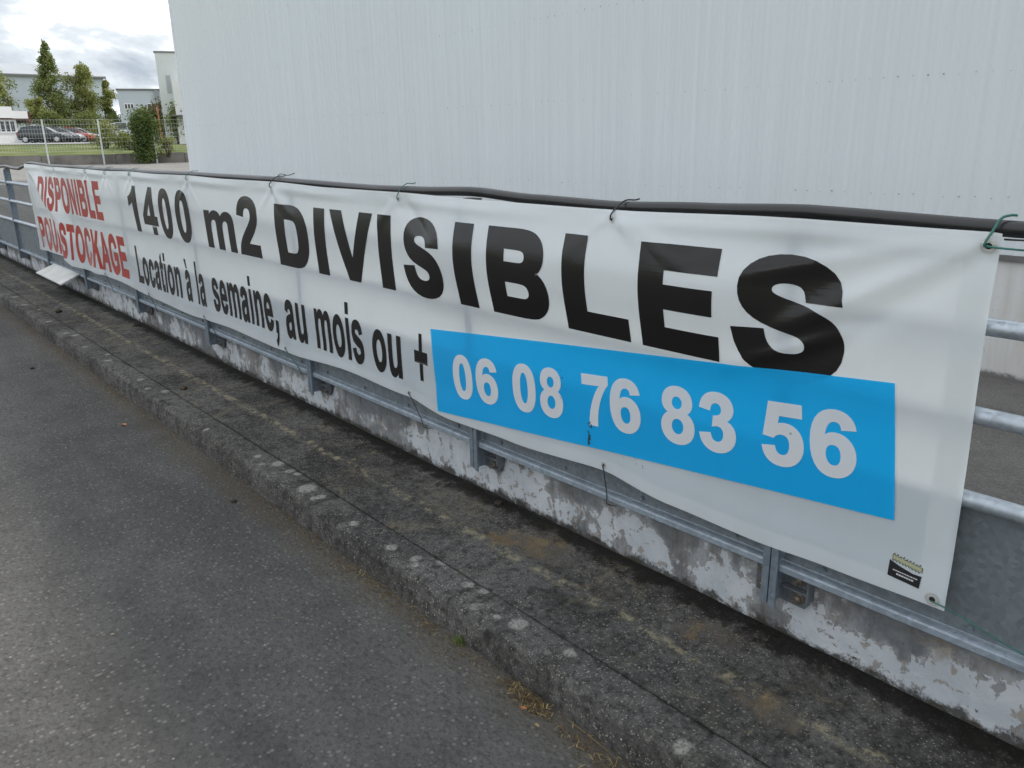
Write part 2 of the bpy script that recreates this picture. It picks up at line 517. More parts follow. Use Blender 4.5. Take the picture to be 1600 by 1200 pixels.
def m_cladding():
    m = Mat("pale_blue_grey_cladding")
    p = m.pos()
    streak = m.noise(m.mapping(p, (7, 1, 0.12)), 2.0, 5, 0.6)
    spot = m.noise(p, 60, 2, 0.5)
    c = m.mixc(m.ramp(streak, 0.35, 0.7), (0.685, 0.735, 0.757), (0.735, 0.785, 0.805))
    c = m.mixc(m.ramp(m.noise(p, 0.25, 3, 0.5), 0.35, 0.65, 0, 0.3), c, (0.70, 0.72, 0.72))
    c = m.mixc(m.ramp(m.noise(m.mapping(p, (2.2, 1, 0.05)), 1.0, 6, 0.65), 0.54, 0.82, 0, 0.22), c, (0.54, 0.575, 0.59))
    c = m.mixc(m.ramp(spot, 0.80, 0.83, 0, 0.35), c, (0.40, 0.42, 0.43))
    return m.pbr(c, 0.55, 0.0, None, 0.35)


MAT_CLAD = m_cladding()
MAT_FLASH = simple("dark_flashing", (0.17, 0.165, 0.16), 0.5, 0.2, 0.15)
MAT_TRIM = simple("white_corner_trim", (0.72, 0.74, 0.75), 0.5)
MAT_SCREW = simple("weathered_screw", (0.40, 0.42, 0.43), 0.6, 0.1, 0.5, 3)


def m_plinth():
    m = Mat("cream_painted_plinth")
    p = m.pos()
    st = m.noise(m.mapping(p, (4, 1, 0.4)), 1.6, 5, 0.6)
    n = m.noise(p, 12, 5, 0.65)
    c = m.mixc(m.ramp(st, 0.35, 0.7), (0.62, 0.60, 0.57), (0.70, 0.70, 0.69))
    c = m.mixc(m.ramp(n, 0.64, 0.70, 0, 0.5), c, (0.36, 0.36, 0.36))
    z = m.math('ADD', m.xyz(p)[2], m.math('MULTIPLY', m.math('SUBTRACT', n, 0.5), 0.16))
    c = m.mixc(m.ramp(z, -0.90, -0.97, 0, 0.85), c, (0.10, 0.09, 0.085))
    return m.pbr(c, 0.8, 0, m.bump(n, 0.2, 0.01), 0.3)


MAT_PLINTH = m_plinth()


def m_grass():
    m = Mat("mown_lawn")
    p = m.pos()
    c = m.mixc(m.ramp(m.noise(p, 0.7, 5, 0.6), 0.35, 0.65), (0.085, 0.12, 0.030), (0.19, 0.20, 0.075))
    c = m.mixc(m.ramp(m.noise(p, 9, 4, 0.7), 0.4, 0.7, 0, 0.6), c, (0.06, 0.09, 0.02))
    return m.pbr(c, 0.9, 0, m.bump(m.noise(p, 14, 4), 0.6, 0.05), 0.2)


MAT_GRASS = m_grass()

# ------------------------------------------------------------------ the setting: ground, road, yard
YARD_T = [(-400, 2.6), (-120, 2.3), (-80, 2.15), (-63, 2.0), (-56, 1.86), (-43.2, 1.36), (-42.9, 0.93), (-41.0, 0.93),
          (-26.0, 0.72), (-14.0, -1.0), (60, -1.0)]
ROAD_T = [(-400, 1.7), (-60, 1.2), (-28, 0.70), (-18, 0.0), (60, 0.0)]


def yard_z(x): return lerp_table(YARD_T, x)
def road_z(x): return lerp_table(ROAD_T, x)


g = MB()
xs = [-900, -400, -250, -120, -80, -63, -56, -50, -43.2, -42.9, -41, -26, -24, -22, -20, -18, -16, -14, -10, 0, 15, 60, 300]
ys = [-900, -60, -12, 1.0, 2.02, 2.20, 2.26, 30, 120, 900]
vid = {}
for i, x in enumerate(xs):
    for j, y in enumerate(ys):
        if x < -42.0 or y > 2.25:
            z = yard_z(x) - 0.03
        else:
            z = road_z(x) - 0.05
        vid[i, j] = len(g.v)
        g.v.append((x, y, z))
for i in range(len(xs) - 1):
    for j in range(len(ys) - 1):
        g.f.append((vid[i, j], vid[i + 1, j], vid[i + 1, j + 1], vid[i, j + 1]))
tag(g.obj("ground", MAT_GRASS), kind="structure")

g = MB()
for a, b in zip([-42, -28, -23, -18], [-28, -23, -18, 40]):
    g.quad((a, -9, road_z(a)), (b, -9, road_z(b)), (b, 1.40, road_z(b)), (a, 1.40, road_z(a)))
tag(g.obj("road", MAT_ROAD), kind="structure")

g = MB()
yx = [-42.9, -41, -34, -26, -22, -18, -14, -6, 6, 40]
for a, b in zip(yx[3:], yx[4:]):
    g.quad((a, 2.2, yard_z(a)), (b, 2.2, yard_z(b)), (b, 60, yard_z(b)), (a, 60, yard_z(a)))
tag(g.obj("yard", MAT_YARD), kind="structure")
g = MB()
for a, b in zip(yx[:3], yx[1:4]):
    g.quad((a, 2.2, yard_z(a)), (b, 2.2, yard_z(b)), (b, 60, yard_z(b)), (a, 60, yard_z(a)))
tag(g.obj("far_yard", m_asphalt("pale_far_yard", (0.26, 0.25, 0.235), (0.33, 0.32, 0.30))), kind="structure")  # far stretch of the yard, in a paler tone than the near one

g = MB()
for a, b in ((-110, -80), (-80, -63), (-63, -60)):
    g.quad((a, 4, yard_z(a) + 0.01), (b, 4, yard_z(b) + 0.01), (b, 4 - b * 0.19, yard_z(b) + 0.01), (a, 4 - a * 0.23, yard_z(a) + 0.01))
tag(g.obj("car_park", MAT_PARK), kind="structure")

# pavement: one slightly uneven sheet with a raised back, beside the kerb stones
WALK_X0, WALK_X1 = -18.0, 4.0


def walk_fn(u, v):
    x = WALK_X0 + (WALK_X1 - WALK_X0) * u
    y = 1.5345 + (2.06 - 1.5345) * v
    d = (0.006 * mnoise.noise((x * 0.9, y * 3, 0.3)) + 0.003 * mnoise.noise((x * 5, y * 5, 2.3))) * min(1.0, v * 6)
    j = 0.006 * math.exp(-((y - 1.745) / 0.02) ** 2)
    lip = 0.0022 * max(0.0, 1 - v * 14) * (0.5 + 0.5 * mnoise.noise((x * 1.1, 3.1, 0)))
    return (x, y, 0.119 + 0.010 * v + d + j - lip)


g = MB()
g.grid(walk_fn, 440, 14)
i0 = len(g.v)
for u in (0, 1):      # skirt so that the slab has depth at the kerb gap
    x, y, z = walk_fn(u, 0)
    g.v += [(x, y, z), (x, y, -0.03)]
g.f.append((i0, i0 + 1, i0 + 3, i0 + 2))
tag(g.obj("pavement", MAT_WALK, smooth=True), kind="structure")

# kerb: worn stones laid end to end, each its own piece
kerb = empty("kerb", (0, 1.38, 0))
tag(kerb, kind="structure")
rng = random.Random(4)


def kerb_mesh(length, seed):
    prof = [(1.378, -0.05), (1.380, 0.0), (1.386, 0.05), (1.390, 0.092), (1.395, 0.107), (1.403, 0.114), (1.415, 0.117),
            (1.47, 0.118), (1.515, 0.1185), (1.529, 0.117), (1.5325, 0.112), (1.533, -0.03)]
    b = MB()
    n = 40
    for k in range(n + 1):
        t = k / n
        e = 1.0 if 0 < k < n else 0.0
        endr = 0.0022 * (1 - min(1, min(t, 1 - t) * length / 0.02))
        for (py, pz) in prof:
            w = mnoise.noise((t * length * 2.2 + seed * 7.1, py * 6, pz * 8))
            w2 = 1.5 * mnoise.noise((t * length * 9 + seed * 3.3, py * 20, pz * 30)) + mnoise.noise((t * length * 24 + seed * 1.3, py * 50, pz * 60))
            chip = max(0.0, mnoise.noise((t * length * 4.0 + seed * 5.7, 1.7, 0.2)) - 0.42) * 0.04
            corner = math.exp(-((py - 1.400) / 0.018) ** 2) if pz > 0.07 else 0
            b.v.append((t * length, py - 1.38 + 0.0018 * w + 0.0006 * w2 + chip * corner + (endr if py < 1.43 else -endr * (py > 1.52)),
                        pz + (0.0018 * w + 0.0006 * w2 if pz > 0 else 0) - chip * corner - (endr if pz > 0.1 else 0)))
    m_ = len(prof)
    for k in range(n):
        for j in range(m_ - 1):
            a = k * m_ + j
            b.f.append((a, a + m_, a + m_ + 1, a + 1))
    b.f.append(tuple(range(m_)))
    b.f.append(tuple(n * m_ + j for j in reversed(range(m_))))
    return b.mesh("kerb_stone", MAT_KERB, True)


kmeshes = [kerb_mesh(0.9975, s) for s in range(7)]
x = -18.0
k = 0
while x < 4.0:
    o = link("kerb_stone", kmeshes[k % 7], kerb)
    o.location = (x, rng.uniform(-0.0015, 0.0015), rng.uniform(-0.0015, 0.0015))
    o.rotation_euler = (rng.uniform(-0.008, 0.008), 0, rng.uniform(-0.0012, 0.0012))
    x += 1.0
    k += 1

# ------------------------------------------------------------------ low wall that carries the railing
lw = empty("low_wall", (0, 2.14, 0))
tag(lw, "low grey concrete wall with flaking white paint under the railing", "wall")


def lw_fn(u, v):
    x = WALK_X0 + (WALK_X1 - WALK_X0) * u
    z = 0.05 + 0.345 * v
    d = 0.004 * mnoise.noise((x * 1.3, z * 4, 0)) + 0.002 * mnoise.noise((x * 9, z * 9, 5))
    return (x, -0.098 + d, z)


g = MB()
g.grid(lw_fn, 300, 8)
n0 = len(g.v)
g.v += [(WALK_X0, -0.10, 0.395), (WALK_X1, -0.10, 0.395), (WALK_X1, 0.10, 0.395), (WALK_X0, 0.10, 0.395),
        (WALK_X0, 0.10, -1.3), (WALK_X1, 0.10, -1.3), (WALK_X0, -0.10, -1.3), (WALK_X1, -0.10, -1.3)]
g.f += [(n0, n0 + 1, n0 + 2, n0 + 3), (n0 + 3, n0 + 2, n0 + 5, n0 + 4), (n0 + 1, n0 + 7, n0 + 5, n0 + 2), (n0, n0 + 3, n0 + 4, n0 + 6)]
g.obj("wall_body", MAT_LOWWALL, lw, True)
POSTS = [1.83, 0.35, -1.12, -2.55, -4.05, -5.59, -7.17, -8.83, -10.42, -12.07, -13.6, -15.1]

# ------------------------------------------------------------------ galvanised guard railing
railing = empty("guard_railing", (0, 1.985, 0))
tag(railing, "galvanised guard railing with round rails and sheet panels behind the banner", "railing")


def rail_z(base, x):                     # the rails run very slightly uphill away from the camera
    return base[0] + (base[1] - base[0]) * (x + 0.6) / (-11.3)


RAILS = [(1.199, 1.232), (0.988, 1.005), (0.778, 0.756)]


def post_mesh():
    b = MB()
    # two flats in front with a slit between, web behind, pointed foot
    def prism(x0, x1, y0, y1, z0, z1, foot):
        i = len(b.v)
        b.v += [(x0, y0, z0 + foot), (x1, y0, z0), (x1, y1, z0), (x0, y1, z0 + foot),
                (x0, y0, z1), (x1, y0, z1), (x1, y1, z1), (x0, y1, z1)]
        b.f += [tuple(i + k for k in q) for q in
                ((0, 3, 2, 1), (4, 5, 6, 7), (0, 1, 5, 4), (1, 2, 6, 5), (2, 3, 7, 6), (3, 0, 4, 7))]
    prism(-0.0245, -0.0022, -0.036, -0.028, 0.272, 1.390, 0.0)
    prism(0.0022, 0.0245, -0.036, -0.028, 0.262, 1.390, 0.008)
    b.box(-0.0105, -0.0022, -0.0279, 0.037, 0.275, 1.389)
    b.box(0.0022, 0.0105, -0.0279, 0.037, 0.275, 1.389)
    return b.mesh("post", MAT_POST)


pm = post_mesh()
b = MB()
pts = [(-0.085, 0.262), (-0.085, 0.405), (0.102, 0.405), (0.102, 0.292), (0.082, 0.258)]
n = len(pts)
b.v += [(x, 0.0375, z) for x, z in pts] + [(x, 0.0495, z) for x, z in pts]
b.f += [tuple(range(n)), tuple(n + k for k in reversed(range(n)))]
b.f += [(k, n + k, n + (k + 1) % n, (k + 1) % n) for k in range(n)]
MAT_PLATE = m_galva("grimy_base_plate", (0.15, 0.165, 0.18), 0.6, 0.3)
plate_m = b.mesh("base_plate", MAT_PLATE)
b = MB(); b.box(0.011, 0.097, 0.014, 0.037, 0.317, 0.323); b.box(0.0975, 0.102, 0.012, 0.037, 0.296, 0.402)
stiff_m = b.mesh("stiffener", MAT_PLATE)
b = MB(); b.box(-0.05, 0.05, -0.022, 0.034, 1.3905, 1.3965); b.box(-0.03, 0.03, -0.02, 0.026, 1.3966, 1.409)
cap_m = b.mesh("saddle_cap", MAT_FLASH)
b = MB()
b.tube([(0, 0.0370, 0), (0, 0.033, 0)], 0.019, 16)
b.tube([(0, 0.0329, 0), (0, 0.020, 0)], 0.0135, 6)
b.tube([(0, 0.0199, 0), (0, 0.006, 0)], 0.007, 10)
bolt_m = b.mesh("bolt", MAT_BOLT)
for i, px_ in enumerate(POSTS):
    o = link("post", pm, railing); o.location = (px_, 0, 0)
    for nm, me in (("base_plate", plate_m), ("stiffener", stiff_m), ("saddle_cap", cap_m)):
        c = link(nm, me, o)
    for (bx, bz) in ((0.062, 0.350), (0.062, 0.288), (-0.056, 0.350), (-0.056, 0.288)):
        c = link("bolt", bolt_m, o); c.location = (bx, 0, bz); c.rotation_euler = (0, rng.uniform(0, 1), 0)

for base in RAILS:
    b = MB()
    pts = [(x, -0.0155, rail_z(base, x)) for x in (3.0, 0.0, -4, -8, -12, -16.5)]
    b.tube(pts, 0.021, 16)
    b.obj("rail", MAT_RAIL, railing, True)
# bottom rail: a square tube with softened edges, per bay
BR = [(-5.2, 0.385), (-3.6, 0.381), (-2.7, 0.381), (-1.4, 0.395), (-0.4, 0.405), (3, 0.41)]
def br_z(x): return lerp_table(BR, x)
ps = sorted(POSTS)
panel_bolt = MB()
panel_bolt.tube([(0, 0.0, 0), (0, -0.008, 0)], 0.007, 8)
pb_m = panel_bolt.mesh("panel_bolt", MAT_POST)
for a, b_ in zip(ps, ps[1:]):
    x0, x1 = a + 0.0112, b_ - 0.0112
    z0, z1 = br_z(x0), br_z(x1)
    # profile of the bottom rail
    pr = [(-0.024, -0.010), (-0.020, -0.014), (-0.013, -0.016), (0.012, -0.016), (0.012, 0.0140), (-0.014, 0.0135), (-0.021, 0.011), (-0.024, 0.006)]
    g = MB()
    for (x, z) in ((x0, z0), (x1, z1)):
        g.v += [(x, y, z + dz) for y, dz in pr]
    n = len(pr)
    g.f += [(k, (k + 1) % n, n + (k + 1) % n, n + k) for k in range(n)]
    g.f += [tuple(reversed(range(n))), tuple(range(n, 2 * n))]
    g.obj("bottom_rail", MAT_BRAIL, railing)
    # sheet panel behind
    g = MB()
    zt0, zt1 = rail_z(RAILS[2], x0) - 0.006, rail_z(RAILS[2], x1) - 0.006
    def pf(u, v, y, x0=x0, x1=x1, z0=z0, z1=z1, zt0=zt0, zt1=zt1):
        x = x0 + 0.012 + (x1 - x0 - 0.024) * u
        zb_ = z0 + (z1 - z0) * u + 0.0165
        zt_ = zt0 + (zt1 - zt0) * u
        return (x, y + 0.004 * mnoise.noise((x * 1.7, v * 1.3, 4)) * math.sin(math.pi * u), zb_ + (zt_ - zb_) * v)
    g.grid(lambda u, v: pf(u, v, 0.0045), 16, 4)
    g.grid(lambda u, v: pf(1 - u, v, 0.0065), 16, 4)
    po = g.obj("sheet_panel", MAT_PANEL, railing, True)
    for k in range(4):
        t = (k + 0.35) / 3.7
        c = link("panel_bolt", pb_m, po)
        c.location = (x0 + (x1 - x0) * t, 0.0025, z0 + (z1 - z0) * t + 0.036)

# ------------------------------------------------------------------ the banner
BX0, BX1 = -10.66, -0.637
TOP_T = [(-10.66, 1.488), (-10.4, 1.470), (-9.3, 1.452), (-8.11, 1.447), (-7.5, 1.441), (-6.83, 1.445), (-6.2, 1.438), (-5.58, 1.440),
         (-4.9, 1.431), (-4.28, 1.431), (-3.6, 1.418), (-3.02, 1.417), (-2.4, 1.408), (-1.76, 1.405), (-1.16, 1.415), (-0.66, 1.412), (-0.60, 1.405)]
BOT_T = [(-10.66, 0.515), (-10.2, 0.530), (-9.33, 0.540), (-8.95, 0.492), (-8.3, 0.500), (-7.6, 0.505), (-6.6, 0.470), (-5.84, 0.458), (-5.1, 0.477),
         (-4.31, 0.466), (-3.55, 0.500), (-3.02, 0.486), (-2.7, 0.459), (-2.29, 0.468), (-1.79, 0.497), (-1.49, 0.471), (-1.17, 0.465),
         (-0.93, 0.475), (-0.63, 0.482)]
TIES_TOP = [-10.55, -9.3, -8.11, -7.51, -6.83, -5.58, -4.28, -3.02, -1.76, -0.66]
TIES_BOT = [-8.0, -6.78, -5.59, -4.31, -3.02, -1.79]
FOLD = [(0.45, -9.22), (0.53, -9.24), (0.73, -9.30), (0.91, -9.44), (1.06, -9.70), (1.30, -10.15), (1.47, -10.5), (1.6, -10.6)]


def bz_top(x): return smooth_table(TOP_T, x)
def bz_bot(x): return smooth_table(BOT_T, x)


def segdist(px, pz, ax, az, bx, bz):
    dx, dz = bx - ax, bz - az
    t = max(0.0, min(1.0, ((px - ax) * dx + (pz - az) * dz) / (dx * dx + dz * dz)))
    return math.hypot(px - ax - t * dx, pz - az - t * dz), t


def ban_y(x, z):
    """the hanging cloth: pressed out by the rails, leaning back to the cable, puckered at its ties"""
    y = 1.9445
    # bellies out over the upper rail and leans back from there to the cable, mostly on the near bays
    bay = sstep(-3.05, -2.65, x) * (1 - sstep(-1.45, -1.05, x))
    am = 0.010 + 0.036 * bay
    y -= am * (sstep(1.44, 1.20, z) ** 0.8 if z > 1.20 else sstep(0.88, 1.19, z))
    # slack between rails
    y -= 0.006 * (0.5 + 0.5 * math.sin(z * 14.0 + x * 0.7)) * (0.5 + 0.5 * math.sin(x * 1.3 + 0.4))
    y += 0.0040 * mnoise.noise((x * 0.9, z * 2.4, 1.7)) + 0.0022 * mnoise.noise((x * 3.1, z * 5.2, 7.7))
    # puckers at the ties
    zt = bz_top(x)
    for tx in TIES_TOP:
        if abs(x - tx) < 0.45:
            for sx in (-1, 1):
                d, t = segdist(x, z, tx, 1.395, tx + sx * 0.26, 1.20)
                y += -0.005 * (1 - t) * math.exp(-(d / 0.018) ** 2)
            d = math.hypot(x - tx, z - 1.395)
            y += 0.012 * math.exp(-(d / 0.05) ** 2)
    # rolled top hem between ties
    y += -0.006 * math.exp(-((z - (zt - 0.035)) / 0.02) ** 2) * abs(math.sin((x + 0.66) * 2.4))
    # long diagonal creases pulled from the near top corner
    for (ax, az, bx, bz_, am, w) in ((-0.67, 1.385, -1.27, 1.045, 0.013, 0.030), (-0.68, 1.37, -1.10, 1.00, -0.008, 0.035),
                                     (-0.70, 1.39, -1.36, 1.235, 0.008, 0.028), (-0.95, 1.14, -1.36, 0.96, 0.010, 0.022),
                                     (-4.28, 1.40, -4.0, 1.24, 0.008, 0.03), (-3.02, 1.40, -2.72, 1.22, -0.010, 0.035),
                                     (-1.76, 1.39, -1.40, 1.25, 0.008, 0.03)):
        if abs(x - (ax + bx) / 2) < 1.0:
            d, t = segdist(x, z, ax, az, bx, bz_)
            y -= am * math.exp(-(d / w) ** 2) * math.sin(math.pi * min(1, 0.15 + 0.85 * t)) 
    # the far end has slipped: one deep fold runs from its top corner down to the bottom hem
    if x < -7.0:
        fx = lerp_table(FOLD, z)
        am = 0.026 + 0.030 * sstep(1.45, 1.0, z)
        d = x - fx
        sg = 0.11 if d < 0 else 0.44
        y -= am * math.exp(-(d / sg) ** 2)
        y += 0.016 * math.exp(-((d + 0.22) / 0.12) ** 2) * sstep(1.35, 0.9, z)
        y -= 0.025 * math.exp(-((x + 10.40) / 0.10) ** 2) * sstep(0.5, 1.2, z)
        y -= 0.02 * math.exp(-((x + 8.25) / 0.16) ** 2) * sstep(1.0, 0.5, z)
    # bottom edge tucks back a touch where it is tied down
    for tx in TIES_BOT:
        if abs(x - tx) < 0.4:
            y += 0.008 * math.exp(-((x - tx) / 0.10) ** 2) * math.exp(-((z - bz_bot(x)) / 0.07) ** 2)
    y -= 0.006 * sstep(0.62, 0.5, z)
    return min(y, 1.9462)


def m_banner(name, col, trans, tcol, rough=0.22, ior=1.45):
    m = Mat(name)
    p = m.pos()
    n = m.noise(p, 2.2, 4, 0.55)
    dirt = m.ramp(m.noise(m.mapping(p, (1.2, 1, 0.5)), 4.0, 5, 0.65), 0.45, 0.8, 0.0, 0.22)
    c = m.mixc(dirt, col, tuple(x * 0.72 for x in col))
    v = m.voro(p, 6.5)
    fly = m.math('MULTIPLY', m.ramp(m.xyz(v.outputs["Color"])[0], 0.86, 0.87), m.ramp(v.outputs["Distance"], 0.028, 0.02))
    c = m.mixc(m.math('MULTIPLY', fly, 0.7), c, (0.10, 0.10, 0.09))
    weave = m.noise(p, 420, 2, 0.5)
    fx = m.noise(m.mapping(p, (1.0, 0.0, 0.03)), 7.0, 4, 0.7)
    crease = m.ramp(m.math('ABSOLUTE', m.math('SUBTRACT', fx, 0.5)), 0.012, 0.0)
    dg = m.noise(m.mapping(p, (0.8, 1.0, 2.2)), 2.6, 5, 0.6, 1.2)
    crumple = m.ramp(m.math('ABSOLUTE', m.math('SUBTRACT', dg, 0.5)), 0.05, 0.0)
    hh = m.math('ADD', m.math('MULTIPLY', crease, 0.25), m.math('MULTIPLY', crumple, 0.12))
    bm_ = m.bump(m.math('ADD', m.math('ADD', m.math('MULTIPLY', weave, 0.15), m.noise(p, 7, 3, 0.5)), hh), 0.08, 0.01)
    df = m.n("ShaderNodeBsdfDiffuse", Color=c, Normal=bm_)
    sh = df.outputs[0]
    if trans > 0:
        tr = m.n("ShaderNodeBsdfTranslucent", Color=tcol, Normal=bm_)
        mx = m.n("ShaderNodeMixShader", _0=trans)
        m.t.links.new(sh, mx.inputs[1]); m.t.links.new(tr.outputs[0], mx.inputs[2])
        sh = mx.outputs[0]
    gl = m.n("ShaderNodeBsdfGlossy", Color=(1, 1, 1), Roughness=m.ramp(n, 0.3, 0.7, rough, rough + 0.1), Normal=bm_)
    fr = m.n("ShaderNodeFresnel", IOR=ior)
    mx = m.n("ShaderNodeMixShader", _0=fr)
    m.t.links.new(sh, mx.inputs[1]); m.t.links.new(gl.outputs[0], mx.inputs[2])
    m.t.links.new(mx.outputs[0], m.out.inputs["Surface"])
    return m.m


MAT_BANNER = m_banner("white_vinyl", (0.86, 0.94, 1.0), 0.47, (1.0, 0.93, 0.82), 0.30)
MAT_HEM = m_banner("white_vinyl_hem", (0.86, 0.94, 1.0), 0.38, (0.85, 0.80, 0.74), 0.30)
MAT_BLACKINK = m_banner("black_vinyl_print", (0.012, 0.011, 0.011), 0.0, (0, 0, 0), 0.17)
MAT_REDINK = m_banner("red_vinyl_print", (0.37, 0.026, 0.009), 0.08, (0.6, 0.08, 0.03), 0.45, 1.12)
MAT_BLUEINK = m_banner("blue_vinyl_patch", (0.010, 0.47, 0.96), 0.30, (0.02, 0.60, 1.0), 0.32, 1.35)
MAT_WHITEINK = m_banner("white_patch_print", (0.90, 0.91, 0.92), 0.3, (0.82, 0.78, 0.74), 0.30)

banner = empty("banner", (0, 1.94, 0))
tag(banner, "long white vinyl banner with black red and blue lettering tied to the railing", "banner")


def cloth(u, v):
    x = BX0 + (BX1 - BX0) * u
    zt, zb_ = bz_top(x), bz_bot(x)
    z = zb_ + (zt - zb_) * v
    # the near side edge leans a little
    xx = x + (0.006 * (1 - v) if u > 0.98 else 0.0)
    return (xx, ban_y(x, z) - 1.94, z)


g = MB()
g.grid(cloth, 900, 90)
g.obj("cloth", MAT_BANNER, banner, True)


def hem(x0, x1, v0, v1, nu, nv):
    g = MB()
    def fn(u, v):
        x = x0 + (x1 - x0) * u
        zt, zb_ = bz_top(x), bz_bot(x)
        vv = v0 + (v1 - v0) * v
        z = zb_ + (zt - zb_) * vv
        return (x, ban_y(x, z) - 1.94 + 0.0022, z)
    g.grid(fn, nu, nv)
    return g.obj("hem", MAT_HEM, banner, True)


hem(BX0 + 0.004, BX1 - 0.004, 0.928, 0.998, 500, 4)
hem(BX0 + 0.004, BX1 - 0.004, 0.002, 0.05, 500, 3)
hem(BX1 - 0.068, BX1 - 0.003, 0.051, 0.927, 6, 50)
hem(BX0 + 0.003, BX0 + 0.068, 0.051, 0.927, 6, 50)

